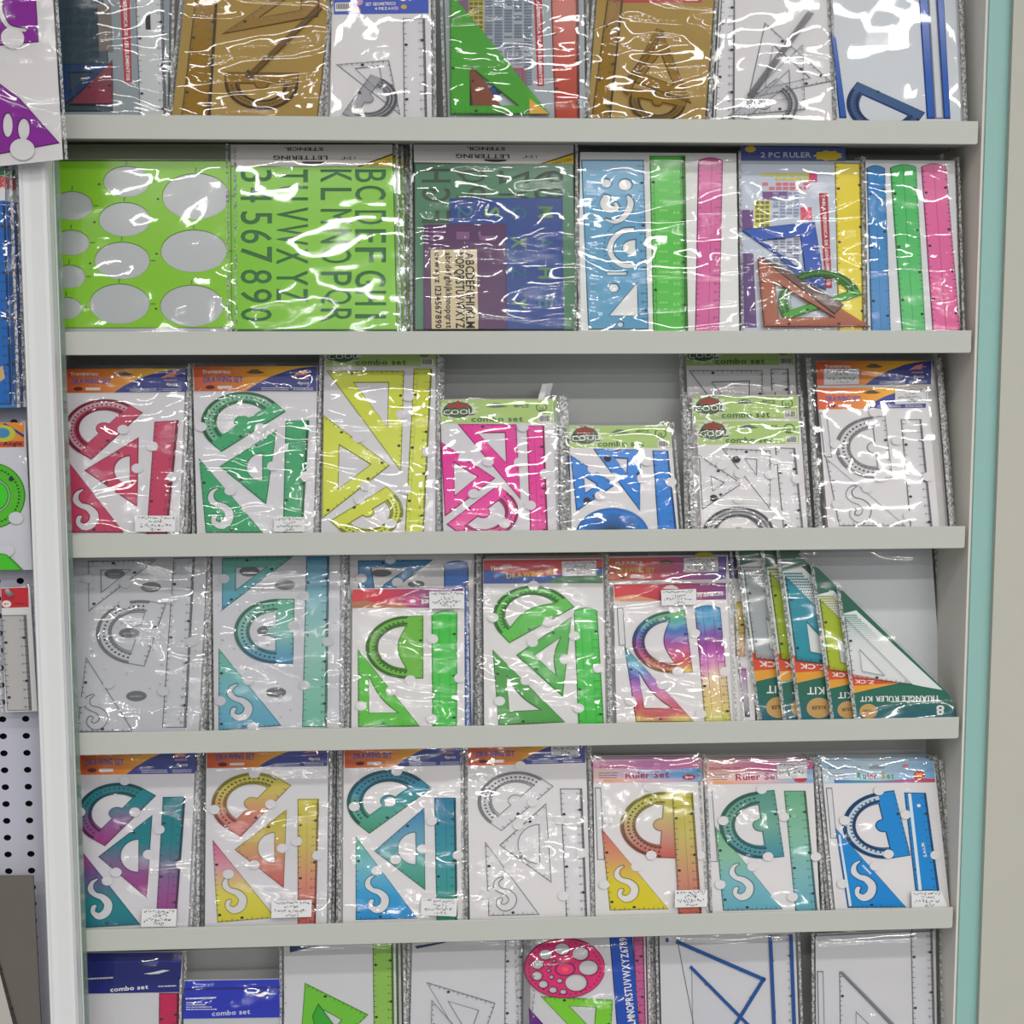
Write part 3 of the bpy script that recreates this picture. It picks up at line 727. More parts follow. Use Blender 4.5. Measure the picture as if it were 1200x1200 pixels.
def stencil_holes(P, cols, mirror=False):
    """letters lying on their side, cut right through the sheet"""
    hs = []; isl = []
    for x0, x1, items in cols:
        for ch, y0, y1 in items:
            cs = GO[ch]; X = [p[0] for c in cs for p in c]; Y = [p[1] for c in cs for p in c]; ax, bx, ay, by = min(X), max(X), min(Y), max(Y)
            for c in cs:
                q = []
                for gx, gy in c:
                    a = (gy - ay) / (by - ay); b = (gx - ax) / (bx - ax)
                    q.append((x0 + (x1 - x0) * a, (y1 + (y0 - y1) * b) if mirror else (y0 + (y1 - y0) * b)))
                (hs if max(abs(area(k)) for k in cs) == abs(area(c)) else isl).append(P.uvs(q))
    return hs, isl
def hdr_stencil(P, q, rx0, rx1):
    h = P.header(q, solid((214, 206, 204), .5)); B = lambda u, v: bl(q, u, v)
    P.text('LETTERING', B(.60, .52), B(.26, .52), 22, INK, h); P.text('STENCIL', B(.575, .14), B(.33, .14), 18, INK, h)
    P.text('1 3/4"', B(.77, .55), B(.68, .55), 17, INK, h, bold=0)
    P.fill([B(.78, .98), B(1, .42), B(1, .98)], solid((222, 190, 30), .5), h, name='yellow_corner'); P.fill([B(.78, 1), B(1, .40), B(1, .47), B(.80, 1)], INK, h, d=.0015, name='corner_line')
    P.text('LETTERS', B(.985, .70), B(.86, .90), 12, INK, h, bold=0)
    P.fill([B(.44, .78), B(.58, .78), B(.58, .86), B(.53, .92), B(.49, .92), B(.44, .86)], INK, h, name='hanging_slot', d=.0015)
    return h
P = Pack('letter_stencil_pack', 'lime green letter stencil with sideways cut-out letters, second from left on second shelf', None, B2, 2, lean=7)
P.card([(48, 60), (928, 60), (948, 1045), (55, 1045)], solid((36, 104, 52), .4)); 
cols = [(722, 886, [('B', 183, 248), ('C', 270, 342), ('D', 404, 476), ('E', 505, 576), ('F', 604, 680), ('G', 728, 815), ('H', 838, 912), ('I', 964, 984)]),
        (536, 700, [('K', 183, 248), ('L', 282, 344), ('M', 396, 472), ('N', 506, 578), ('O', 604, 686), ('P', 734, 806), ('Q', 828, 908), ('R', 934, 1004)]),
        (298, 464, [('T', 183, 248), ('U', 272, 346), ('V', 388, 460), ('W', 478, 588), ('X', 608, 690), ('Y', 728, 806), ('Z', 826, 896)]),
        (104, 270, [('3', 183, 246), ('4', 280, 356), ('5', 410, 476), ('6', 508, 578), ('7', 600, 682), ('8', 724, 796), ('9', 828, 900), ('0', 930, 1000)])]
hs, isl = stencil_holes(P, cols)
sh_ = P.piece('stencil_plate', P.uvs([(50, 165), (925, 165), (946, 1045), (55, 1045)]), hs, plastic((134, 206, 44), .12), plastic((80, 140, 30), .1), th=.0012, ch=.0004, loc=True)
mb = MB()
for i in isl: plate(mb, i, [], .0009, .0012, 0, plastic((134, 206, 44), .12), plastic((80, 140, 30), .1))
mb.obj('letter_core', sh_)
hdr_stencil(P, [(48, 45), (922, 45), (924, 165), (50, 160)], 0, 0)
P.film('flat', amp=.002); P.done(); P.back(3, dxs=(.006, .012, .016), labels=['second letter stencil standing behind the lime green stencil', 'third letter stencil standing behind the lime green stencil', 'rearmost letter stencil behind the lime green stencil'])

P = Pack('letter_stencil_pack', 'dark green stencil set with blue, purple and cream sheets, middle of second shelf', None, B3, 2, lean=7)
P.card([(72, 60), (930, 60), (948, 1045), (75, 1045)], solid((44, 70, 54), .4))
GRN = plastic((72, 128, 94), .12)
hs, isl = stencil_holes(P, [(114, 266, [('H', 178, 250), ('G', 284, 356), ('F', 405, 470)]), (300, 456, [('Q', 183, 250), ('P', 274, 340)]), (530, 690, [('Z', 190, 260), ('Y', 288, 345)]), (720, 876, [('9', 188, 256), ('8', 282, 345)])], True)
st_ = P.piece('stencil_plate', P.uvs([(75, 150), (928, 148), (946, 1045), (75, 1045)]), hs, GRN, plastic((50, 90, 66), .1), th=.001, ch=.0003, loc=True)
mb = MB()
for i in isl: plate(mb, i, [], .0009, .001, 0, GRN, GRN)
mb.obj('letter_core', st_)
b_ = P.piece('stencil_sheet', [(262, 338), (872, 335), (880, 1045), (262, 1045)], [], plastic((10, 66, 150), .2), plastic((10, 40, 96), .1), d0=.0021, th=.001, ch=.0004)
yg = solid((96, 140, 90), .5)
for i, col in enumerate(('2358', 'SRQP', 'CXZY', 'MAHE')):
    for j, chh in enumerate(col): P.text(chh, (308 + 145 * i, 378 + 165 * j), (308 + 145 * i, 446 + 165 * j), 80, yg if (i + j) % 2 else solid((40, 100, 130), .5), b_, d=.0034, name='stencil_lettering')
p_ = P.piece('stencil_sheet', [(122, 480), (566, 476), (572, 1045), (122, 1045)], [], plastic((88, 36, 96), .2), plastic((70, 30, 70), .1), d0=.0032, th=.001, ch=.0004)
for i in range(3): P.text('KIJU'[i], (160 + 140 * i, 510), (160 + 140 * i, 575), 70, solid((128, 84, 128), .5), p_, d=.0046, name='stencil_lettering')
c_ = P.piece('stencil_sheet', [(158, 615), (410, 614), (418, 1045), (164, 1045)], [], solid((212, 196, 160), .5), solid((150, 130, 90), .5), d0=.0043, th=.001, ch=.0004)
for x, hh, s_, b in ((348, 48, 'ABCDEFGHIJKLM', 1), (293, 48, 'NOPQRSTUVWXYZ', 1), (240, 34, 'abcdefghijklmnopqrst', 1), (182, 34, 'uvwxyz 1234567890', 1)): P.text(s_, (x, 630), (x + 4, 1042), hh, INK, c_, bold=b, d=.0056)
hdr_stencil(P, [(68, 45), (932, 45), (932, 155), (70, 140)], 0, 0)
P.film('wrinkled', d=.0085, amp=.003); P.done()

P = Pack('ruler_set_pack', 'pack of one wide blue template, green ruler and pink ruler, middle right of second shelf', None, B4, 2, lean=7)
P.card([(45, 85), (888, 92), (905, 1045), (36, 1045)], solid((222, 222, 220), .3))
t = (108, 176, 214); D = [ell(187, 255, 26, 22), ell(288, 263, 35, 30), stroke([(190, 318, 30), (180, 365, 55), (205, 395, 40), (240, 385, 30), (232, 360, 20)]), stroke([(180, 450, 12), (240, 462, 20), (295, 420, 32), (318, 360, 34), (300, 322, 16)]),
     stroke([(335, 505, 22), (270, 515, 26), (215, 570, 28), (212, 640, 28), (270, 695, 26), (340, 700, 22)]), [(343, 560)] + [(343 - 68 * math.sin(math.pi * i / 10), 602 - 42 * math.cos(math.pi * i / 10)) for i in range(1, 10)] + [(343, 644)],
     [(190, 735), (298, 736), (292, 748), (192, 750)], ell(227, 820, 27, 23, 6), [(352, 795), (356, 970), (204, 968)], ell(262, 1018, 15, 13)]
tp = P.piece('template_ruler', [(50, 128), (388, 128), (415, 1045), (88, 1045)], D, *P_(t, .25)); 
P.ticks(tp, P.uv((390, 135)), P.uv((415, 1040)), Vector((-1, 0)), .0032, num=True); 
for k in range(18): P.text('0123456789'[k % 10] + 'mm', (98, 215 + 42 * k), (128, 215 + 42 * k), 10, TXTW, tp, bold=0, d=.0032)
for k in range(17): P.dot((262 - 88 * math.sin(math.pi * (k + .5) / 17), 600 - 128 * math.cos(math.pi * (k + .5) / 17)), 4, 4, INK, tp, d=.0031, name='scale_print', n=8)
g_ = P.ruler([(420, 106), (612, 106), (628, 1045), (440, 1045)], *P_((92, 206, 74), .2), ridge=(.1, .86)); 
for k in range(15): P.text('&0369'[k % 5] * 3, (470, 190 + 55 * k), (520, 190 + 55 * k), 14, solid((150, 224, 120), .4), g_, bold=0, d=.003); P.text('8&2'[k % 3] * 2, (545, 200 + 55 * k), (585, 200 + 55 * k), 16, solid((150, 224, 120), .4), g_, bold=0, d=.003)
P.ruler([(682, 130), (816, 130), (797, 1045), (666, 1045)], *P_((226, 96, 168), .2), ridge=(.55,), rounded=True, dots=False)
P.film('wrinkled', t=3, amp=.003); P.done()

P = Pack('ruler_set_pack', 'pack marked 2 PC RULER with blue and orange set squares, on second shelf', None, B5, 2, lean=7, yb=.024)
h0 = P.card([(52, 95), (545, 98), (558, 768), (62, 768)], solid((196, 204, 218), .5))
h = P.header([(60, 40), (482, 45), (482, 100), (60, 98)], solid((78, 90, 152), .5)); P.text('2 PC RULER', (140, 85), (345, 85), 22, solid((200, 206, 220), .5), h)
for c in ((100, 52, 24, 14), (412, 78, 62, 22)): P.fill([(c[0] + c[2] * (1 if i % 2 else .8) * math.cos(math.pi * i / 9), c[1] + c[3] * (1 if i % 2 else .8) * math.sin(math.pi * i / 9)) for i in range(18)], solid((220, 190, 50), .5), h, name='yellow_splash')
table_print(P, h0, 145, 148, 340, 182, 2, 7, solid((206, 200, 70), .5)); P.fill([(335, 148), (368, 148), (368, 184), (335, 184)], solid((206, 60, 110), .5), h0); table_print(P, h0, 148, 186, 340, 220, 2, 7, solid((224, 110, 130), .5))
P.fill([(148, 222), (250, 222), (250, 255), (148, 255)], solid((120, 80, 140), .5), h0); P.fill([(115, 258), (180, 258), (180, 372), (115, 372)], solid((210, 206, 80), .5), h0); P.fill([(300, 285), (346, 285), (348, 336), (302, 336)], solid((214, 70, 100), .5), h0)
P.fill([(54, 295), (110, 295), (112, 372), (54, 372)], solid((110, 72, 132), .5), h0); P.fill([(56, 470), (112, 470), (125, 768), (62, 768)], solid((96, 66, 124), .5), h0)
table_print(P, h0, 120, 260, 178, 370, 6, 3, solid((120, 120, 60), .5)); table_print(P, h0, 190, 225, 300, 330, 8, 4, solid((140, 150, 180), .5)); table_print(P, h0, 190, 410, 300, 560, 14, 4, solid((120, 128, 150), .5))
P.fill([(374, 228), (410, 228), (428, 610), (400, 610)], REDSTRIP, h0, name='red_strip'); P.text('TABLA PERIODICA DE LOS ELEMENTOS', (386, 234), (408, 600), 13, TXTW, h0, d=.0018)
P.ruler([(438, 105), (546, 110), (560, 768), (452, 768)], *P_((240, 220, 30), .12), num=False)
P.tri((58, 376), (356, 344), (402, 620), *P_((14, 84, 190), .2), hole='poly', hp=[(150, 420), (298, 404), (322, 588)], d0=.0028)
P.prot((235, 740), (545, 640), (380, 600), *P_((80, 190, 40), .5), d0=.0048, strip=.2, ri=.74)
P.tri((122, 488), (148, 768), (578, 768), *P_((176, 84, 36), .3), hole='poly', hp=[(195, 590), (208, 730), (430, 730)], d0=.0068)
P.piece('slotted_edge', [(124, 486), (150, 490), (470, 680), (430, 720)], [], *P_((92, 54, 36), .2), d0=.0088, th=.0008)
P.film('crumpled', d=.0115, amp=.002, r=3); P.done()
P = Pack('ruler_set_pack', 'pack of three flat rulers, blue, green and pink, right end of second shelf', None, B5, 2, lean=7, yb=.020)
P.card([(562, 95), (920, 98), (942, 768), (572, 768)], solid((216, 218, 220), .4))
for q, c in (([(565, 128), (640, 128), (662, 768), (584, 768)], (40, 138, 206)), ([(660, 126), (765, 122), (802, 768), (706, 768)], (76, 200, 104)), ([(785, 122), (885, 120), (941, 768), (830, 768)], (238, 104, 168))):
    P.ruler(q, *P_(c, .2), rounded=True, ridge=(.48,), num=False)
P.film('wrinkled', amp=.002); P.done(); P.back(2, dx=-.001, labels=['second three ruler pack close behind the blue, green and pink rulers', 'third three ruler pack behind the blue, green and pink rulers'])

# ================================================================== ROW 3
C1 = Crop(60, 410, 3.75); C2 = Crop(360, 400, 4); C3 = Crop(640, 400, 3.75); C4 = Crop(900, 400, 4)
def set4(P, f, e, pr, t1, t2, ru, sh, lab=None, ridge=None, tabs=(), dh=None):
    """four-piece set: protractor, D-holed set square, hook-slotted set square, ruler"""
    P.prot(pr[0], pr[1], pr[2], *f[0:2], white=dh); 
    P.tri(*t1[:3], *f[2:4], hole='D', hp=t1[3]); P.tri(*t2[:3], *f[4:6], hole='S', hp=t2[3])
    P.ruler(ru, *f[6:8], ridge=ridge)
    if tabs: P.tabs(tabs)
    if lab: P.label(lab)
def lay4(dx, dy, s=1.0): return lambda p: (p[0] * s + dx, p[1] + dy)
RED = (204, 66, 104); f = P_(RED, .2) * 4
P = Pack('geometry_set_pack', 'red geometry set in orange and blue header, leftmost on third shelf', None, C1, 3, lean=12)
P.card([(45, 85), (592, 85), (562, 805), (72, 805)], GREYCARD); hdr_drawing(P, [(45, 85), (592, 83), (590, 186), (50, 190)])
set4(P, f, 0, ((178, 484), (404, 276), (100, 260)), ((386, 384), (146, 530), (380, 692), (346, 528, 54)), ((68, 480), (76, 804), (322, 804), (152, 696, 105, 165)), [(455, 316), (562, 310), (520, 728), (425, 728)], 0,
     [(376, 732), (552, 732), (550, 802), (374, 802)], (.80,), ((318, 352), (380, 522), (203, 615), (446, 425), (535, 560), (66, 335)), dh=plastic((226, 180, 194), .3))
P.film('crumpled'); P.done(); P.back(3, dxs=(.003, .001, .004), labels=['red geometry set directly behind the leftmost red set', 'third red geometry set in the left stack on third shelf', 'rearmost red geometry set in the left stack on third shelf'])
GR = (62, 176, 116); f = P_(GR, .25) * 4
P = Pack('geometry_set_pack', 'emerald green geometry set in orange and blue header, second on third shelf', None, C1, 3, lean=12)
P.card([(622, 75), (1172, 72), (1152, 805), (642, 805)], GREYCARD); hdr_drawing(P, [(625, 75), (1170, 73), (1166, 183), (630, 182)])
set4(P, f, 0, ((748, 450), (1032, 272), (680, 270)), ((992, 352), (740, 512), (945, 680), (928, 516, 54)), ((650, 476), (680, 804), (932, 804), (745, 690, 105, 165)), [(1030, 312), (1135, 310), (1110, 735), (1020, 735)], 0,
     [(985, 738), (1118, 738), (1116, 802), (980, 802)], (.80,), ((920, 345), (975, 512), (788, 620), (1018, 430), (1120, 556), (660, 340)), dh=plastic((150, 206, 176), .4))
P.film('crumpled', amp=.0018); P.done(); P.back(3, dxs=(.004, .002, .005), labels=['green geometry set directly behind the emerald green set', 'third green geometry set in the emerald stack', 'rearmost green geometry set in the emerald stack'])
YG = (214, 222, 48)
P = Pack('combo_set_pack', 'yellow-green combo set, tall pack third from left on third shelf', None, C2, 3, lean=11)
P.card([(82, 15), (602, 15), (600, 885), (66, 885)], GREYCARD); hdr_cool(P, [(85, 18), (600, 18), (600, 116), (88, 120)], '25')
F_ = P_(YG, .2)
P.tri((90, 138), (455, 140), (440, 612), *F_, hole='poly', hp=[(222, 196), (380, 195), (376, 402)]); P.tri((75, 345), (388, 582), (70, 832), *F_, hole='poly', hp=[(152, 488), (296, 578), (146, 692)])
P.prot((105, 842), (372, 680), (420, 800), *F_, bump=.18); P.ruler([(500, 130), (586, 130), (548, 885), (458, 885)], *F_, ridge=(.22,))
P.tabs([(240, 455), (475, 262), (442, 345), (275, 680), (245, 740), (462, 695), (390, 855), (565, 520)]); P.film('wrinkled', amp=.0018); P.done()
P.back(3, dxs=(.003, .004, .006), labels=['yellow-green combo set directly behind the front one', 'third yellow-green combo set in its stack', 'rearmost yellow-green combo set in its stack'])
PK = (234, 40, 156); F_ = P_(PK, .14)
P = Pack('combo_set_pack', 'hot pink combo set with pale green header, middle of third shelf', None, C2, 3, lean=13)
P.card([(625, 275), (1152, 272), (1168, 885), (638, 885)], GREYCARD); hdr_cool(P, [(625, 276), (1150, 273), (1150, 383), (625, 386)], '20')
P.tri((705, 388), (980, 390), (1000, 742), *F_, hole='poly', hp=[(802, 432), (926, 430), (932, 568)]); P.tri((625, 470), (882, 642), (645, 822), *F_, hole='poly', hp=[(688, 570), (797, 636), (692, 722)])
P.prot((652, 858), (892, 674), (945, 800), *F_); P.ruler([(1028, 396), (1110, 396), (1128, 885), (1044, 885)], *F_, ridge=(.42,))
P.tabs([(735, 545), (848, 566), (994, 568), (780, 716), (1010, 405), (925, 855), (1115, 622), (1045, 770)]); P.piece('reflection_strip', [(1102, 200), (1128, 200), (1108, 275), (1080, 275)], [], PAPER, PAPER, th=.0005, ch=.0001); P.film('wrinkled', l=4, r=9, seam=(1, 1.5)); P.done()  # small white strip above the header paints in a reflection
P.back(3, dxs=(.005, .008, .009), labels=['pink combo set directly behind the hot pink front set', 'third pink combo set in its stack', 'rearmost pink combo set in its stack'])
BU = (0, 124, 214); F_ = P_(BU, .1)
P = Pack('combo_set_pack', 'small blue combo set, shortest pack on the third shelf', None, C3, 3, lean=14)
P.card([(100, 375), (545, 373), (582, 825), (112, 825)], WHITE); hdr_cool(P, [(100, 376), (545, 374), (548, 468), (105, 470)], '15')
P.tri((205, 472), (415, 476), (412, 746), *F_, hole='poly', hp=[(302, 515), (355, 518), (353, 580)]); P.tri((106, 500), (306, 630), (132, 750), *F_, hole='poly', hp=[(166, 595), (222, 630), (172, 666)])
P.prot((130, 872), (452, 868), (290, 720), *F_, strip=.1, spokes=True, d0=.003); P.ruler([(466, 480), (535, 482), (572, 825), (490, 825)], *F_, dots=False)
for c in ((268, 517), (178, 702)): P.dot(c, 17, 15, BLACK, P.c, d=.0032, name='dark_sticker')
P.tabs([(205, 562), (296, 600), (422, 602), (236, 680), (548, 620), (440, 530), (318, 738)]); P.film('wrinkled', l=9, seam=(1.5, .8)); P.done()
P.back(2, dxs=(-.003, -.005), labels=['small blue combo set directly behind the front one', 'rearmost small blue combo set in its stack'])
def clearset(P, q, num):
    hdr_cool(P, q, num)
P = Pack('combo_set_pack', 'clear combo set with pale green header, frontmost and lowest of three stepped packs', None, C3, 3, lean=12)
P.card([(660, 350), (1115, 348), (1148, 820), (682, 820)], WHITE); hdr_cool(P, [(662, 352), (1112, 350), (1110, 450), (668, 455)], '15')
P.tri((770, 470), (985, 480), (985, 742), CLEAR, CLEAREDGE, hole='poly', hp=[(875, 518), (922, 520), (922, 586)]); P.tri((670, 500), (862, 626), (684, 742), CLEAR, CLEAREDGE, hole='poly', hp=[(725, 596), (778, 622), (732, 655)])
P.prot((685, 862), (1002, 858), (845, 715), plastic((200, 200, 204), .7), plastic((100, 100, 104), .4), strip=.1, bump=.2, d0=.003, dense=3); P.ruler([(1004, 466), (1092, 470), (1128, 820), (1040, 820)], CLEAR, CLEAREDGE)
for c in ((834, 520), (734, 690)): P.dot(c, 19, 16, BLACK, P.c, d=.0032, name='dark_sticker')
P.tabs([(1006, 522), (982, 586), (848, 582), (1100, 606), (1020, 762), (842, 694), (770, 545)]); P.film('crumpled', l=9, seam=(1.8, 1)); P.done()
P = Pack('combo_set_pack', 'clear combo set marked 20, middle of three stepped packs', None, C3, 3, lean=12, yb=.034)
P.card([(640, 238), (1106, 236), (1136, 820), (650, 820)], WHITE); hdr_cool(P, [(642, 241), (1104, 240), (1104, 338), (645, 346)], '20'); P.ruler([(1004, 350), (1080, 350), (1110, 815), (1030, 815)], CLEAR, CLEAREDGE)
P.film('wrinkled', l=8, seam=(1.6, 1)); P.done(); P.back(1, dx=.001, labels=['clear combo set marked 20 hidden behind the middle stepped pack'])
P = Pack('combo_set_pack', 'clear combo set, rearmost and highest of three stepped packs', None, C3, 3, lean=12, yb=.056)
P.card([(612, 8), (1088, 6), (1126, 820), (640, 820)], WHITE); hdr_cool(P, [(614, 10), (1086, 8), (1086, 104), (612, 108)], '25')
P.tri((625, 128), (950, 128), (948, 560), CLEAR, CLEAREDGE, hole='poly', hp=[(730, 182), (890, 178), (888, 380)]); P.ruler([(985, 122), (1064, 122), (1090, 820), (1010, 820)], CLEAR, CLEAREDGE); P.tabs([(978, 235)])
P.film('crumpled', l=6, seam=(1.6, 1)); P.done()
P = Pack('geometry_set_pack', 'clear three piece geometry set with label at header right, right end of third shelf', None, C4, 3, lean=12)
P.card([(228, 218), (745, 214), (802, 868), (280, 868)], WHITE); hdr_drawing(P, [(230, 220), (742, 216), (738, 312), (232, 320)], pcs='3pcs', t1='Transparent')
P.label([(594, 222), (738, 218), (738, 292), (594, 296)], d=.0017)
P.prot((548, 350), (582, 642), (330, 500), CLEAR, plastic((160, 162, 166), .5), strip=.3); P.ruler([(620, 366), (716, 366), (768, 868), (664, 868)], CLEAR, CLEAREDGE)
P.tri((268, 545), (330, 866), (645, 866), CLEAR, CLEAREDGE, hole='S', hp=(422, 756, 110, 160)); P.piece('ruler', [(238, 335), (275, 335), (300, 545), (262, 545)], [], CLEAR, CLEAREDGE, th=.0012)
P.tabs([(495, 335), (312, 482), (462, 690), (322, 765), (655, 818), (745, 636), (600, 466), (520, 640)]); P.film('flat', l=9, r=14, seam=(1.3, 1.3)); P.done()
P = Pack('geometry_set_pack', 'clear geometry set with label at header left, behind the front clear set at right end', None, C4, 3, lean=12, yb=.034)
P.card([(225, 92), (768, 92), (832, 868), (270, 868)], WHITE); hdr_drawing(P, [(226, 94), (766, 92), (762, 202), (228, 208)]); P.label([(260, 130), (425, 128), (424, 202), (260, 206)], d=.0017)
P.film('calm', l=11, r=6, seam=(1.2, 1.6)); P.done(); P.back(2, dxs=(.006, .008), labels=['clear geometry set second from the back at right end of third shelf', 'rearmost clear geometry set at right end of third shelf'])

# ================================================================== ROW 4
D1 = Crop(70, 640, 3.5294); D2 = Crop(390, 640, 3.636); D3 = Crop(700, 640, 4.8); D4 = Crop(850, 630, 3.4286)
def ovals(P, pts, c):
    for p in pts: P.dot(p, 43, 22, c, P.c, d=.0012, name='oval_logo'); P.bars((p[0] - 24, p[1] + 5), (p[0] + 24, p[1] + 3), 9, solid((150, 150, 155), .5), P.c, d=.0014)
def dots(P, q, m, n=70):
    for i in range(n):
        p = bl(q, random.random(), random.random()); r = random.uniform(3, 8)
        P.fill([(p[0] + r * math.cos(a), p[1] + r * math.sin(a)) for a in (0, 2.1, 4.2)] if i % 2 else [(p[0] - r, p[1]), (p[0], p[1] - r), (p[0] + r, p[1]), (p[0], p[1] + r)], m, P.c, d=.0011, name='speckle_print')
PATT = solid((186, 187, 192), .5); PATD = solid((164, 165, 172), .5)
P = Pack('geometry_set_pack', 'clear geometry set on speckled grey card, leftmost on fourth shelf', None, D1, 4, lean=12)
q = [(58, 20), (610, 15), (575, 775), (66, 778)]; P.card(q, PATT); dots(P, q, PATD); ovals(P, [(228, 115), (378, 170), (288, 360), (318, 620)], solid((96, 98, 102), .5))
P.tri((118, 62), (402, 55), (120, 272), CLEAR, CLEAREDGE, hole='tri'); P.prot((442, 238), (352, 498), (170, 380), CLEAR, plastic((160, 162, 166), .5)); P.ruler([(472, 50), (560, 48), (525, 750), (424, 752)], CLEAR, CLEAREDGE, clip=False)
P.tri((110, 458), (72, 768), (308, 768), CLEAR, CLEAREDGE, hole='S', hp=(150, 680, 90, 130)); P.tabs([(118, 135), (275, 155), (270, 240), (402, 355), (205, 570), (455, 218), (430, 600), (92, 645), (548, 395)], m=PATT)
P.film('crumpled'); P.done(); P.back(3, dxs=(.002, .003, .004), labels=['second clear set on speckled card behind the leftmost one', 'third clear set on speckled card behind the leftmost one', 'rearmost clear set on speckled card in the left stack'])
P = Pack('geometry_set_pack', 'teal fading to mint geometry set on speckled card, second on fourth shelf', None, D1, 4, lean=12)
q = [(632, 15), (1160, 12), (1155, 765), (640, 770)]; P.card(q, solid((196, 196, 202), .5)); dots(P, q, PATD); ovals(P, [(785, 105), (932, 160), (858, 350), (895, 605)], solid((96, 98, 102), .5))
TB = [(60, 150, 190), (90, 176, 190), (92, 182, 158)]; TBr = TB[::-1]
P.tri((672, 50), (968, 42), (672, 266), *P_([(76, 166, 204), (104, 190, 196), (108, 196, 170)], .45), hole='tri'); P.prot((972, 218), (966, 486), (735, 350), *P_([(50, 150, 194), (140, 200, 190), (76, 180, 140)], .35))
P.ruler([(1020, 44), (1116, 44), (1106, 748), (1003, 748)], *P_([(110, 196, 166), (160, 212, 200), (70, 160, 200)], .35), clip=False); P.tri((658, 422), (658, 762), (918, 742), *P_([(90, 176, 210), (120, 194, 206), (110, 196, 164)], .4), hole='S', hp=(745, 640, 100, 140))
P.tabs([(680, 135), (968, 330), (782, 555), (1010, 205), (1110, 395), (1012, 575), (665, 640), (800, 748)], m=PATT); P.film('crumpled', amp=.0018); P.done()
P.back(3, dxs=(.003, .005, .006), labels=['second teal and mint set behind the front one', 'third teal and mint set behind the front one', 'rearmost teal and mint set in its stack'])
P = Pack('geometry_set_pack', 'bright green three piece set with red header, leaning before a blue set on fourth shelf', None, D2, 4, lean=12)
P.card([(84, 180), (560, 177), (562, 772), (80, 772)], WHITE); h = P.header([(85, 185), (556, 180), (558, 262), (82, 264)], solid([(206, 44, 52), (196, 36, 70), (130, 40, 110), (90, 40, 120)], .35, axis='X'))
P.dot((340, 235), 30, 16, solid((206, 60, 140), .5), h, name='round_emblem'); P.dot((340, 235), 14, 8, TXTW, h, d=.0018, name='round_emblem'); P.text('XIN', (374, 243), (416, 242), 18, TXTW, h); P.text('4PCS', (420, 196), (440, 196), 8, TXTW, h, bold=0)
P.fill([(82, 240), (140, 232), (210, 250), (290, 244), (330, 262), (82, 264)], solid((176, 120, 80), .4), h, name='wave_print'); P.label([(410, 196), (558, 192), (560, 266), (412, 268)])
G1 = P_([(70, 190, 30), (60, 190, 40), (88, 180, 30)], .16); G2 = P_((34, 196, 40), .14)
P.prot((386, 296), (386, 564), (150, 400), *P_((104, 190, 40), .2), bow=True, ri=.66); P.tri((107, 438), (108, 770), (372, 768), *P_((82, 196, 40), .2), hole='arc'); P.ruler([(420, 292), (531, 282), (529, 765), (424, 765)], *G2, rounded=True, ridge=(.3, .7))
P.tabs([(425, 395), (540, 562), (330, 570), (120, 680), (250, 615), (420, 735)]); P.film('crumpled', t=3); P.done()
P = Pack('geometry_set_pack', 'blue set showing only its top set square, behind the bright green red-header set', None, D2, 4, lean=12, yb=.038)
P.card([(72, 10), (602, 5), (594, 772), (76, 774)], WHITE)
P.tri((108, 62), (428, 58), (108, 300), *P_((20, 130, 186), .2), hole='poly', hp=[(165, 92), (316, 94), (180, 190)]); P.ruler([(473, 76), (577, 72), (592, 770), (482, 770)], *P_((20, 104, 196), .14), rounded=True, clip=False)
P.dot((208, 115), 45, 16, solid((96, 98, 102), .5), P.c, d=.003, name='oval_logo'); P.dot((355, 162), 38, 16, solid((96, 98, 102), .5), P.c, name='oval_logo'); P.tabs([(245, 58), (122, 138), (275, 155)])
P.film('wrinkled'); P.done(); P.back(2, dxs=(.002, -.003), labels=['second blue set hidden behind the one with a red header in front', 'rearmost blue set in the stack behind the red header set'])
P = Pack('geometry_set_pack', 'bright green four piece set with red and blue header, middle of fourth shelf', None, D2, 4, lean=12)
P.card([(640, 56), (1150, 52), (1162, 768), (645, 770)], WHITE); h = P.header([(642, 60), (1148, 55), (1150, 157), (642, 160)], solid((198, 48, 60), .35))
P.fill([(642, 100), (720, 112), (850, 130), (960, 122), (1148, 90), (1149, 157), (642, 160)], solid((44, 84, 160), .4), h, name='blue_wave'); P.fill([(910, 158), (960, 132), (1050, 124), (1149, 118), (1149, 158)], solid((60, 120, 70), .4), h, d=.0015, name='green_wave')
P.text('Flexible', (675, 104), (765, 90), 18, TXTW, h, d=.0017); P.text('DRAWING SET', (740, 138), (960, 118), 22, solid((230, 190, 70), .5), h, d=.0017); P.label([(974, 66), (1122, 62), (1122, 126), (978, 128)], d=.0022)
F_ = P_((76, 194, 46), .2)
P.prot((752, 414), (1030, 260), (690, 250), *F_, bow=True, ri=.66); P.tri((1018, 300), (780, 464), (980, 642), *P_((64, 180, 56), .2), hole='arc'); P.tri((680, 440), (706, 764), (990, 750), *P_((60, 164, 52), .2), hole='arc'); P.ruler([(1026, 276), (1126, 272), (1156, 768), (1046, 768)], *G2, rounded=True, ridge=(.3, .7))
P.tabs([(855, 168), (918, 325), (850, 410), (988, 482), (1028, 382), (1130, 520), (682, 305), (822, 572), (710, 660), (1046, 690)]); P.film('crumpled', l=6); P.done()
P.back(3, dxs=(.003, .004, .006), labels=['second green four piece set behind the front one', 'third green four piece set behind the front one', 'rearmost green four piece set in its stack'])
RB = [(226, 206, 60), (216, 130, 60), (206, 60, 70), (214, 90, 150), (150, 60, 160), (120, 110, 190), (40, 110, 190), (110, 180, 200), (70, 170, 150), (110, 190, 110)]
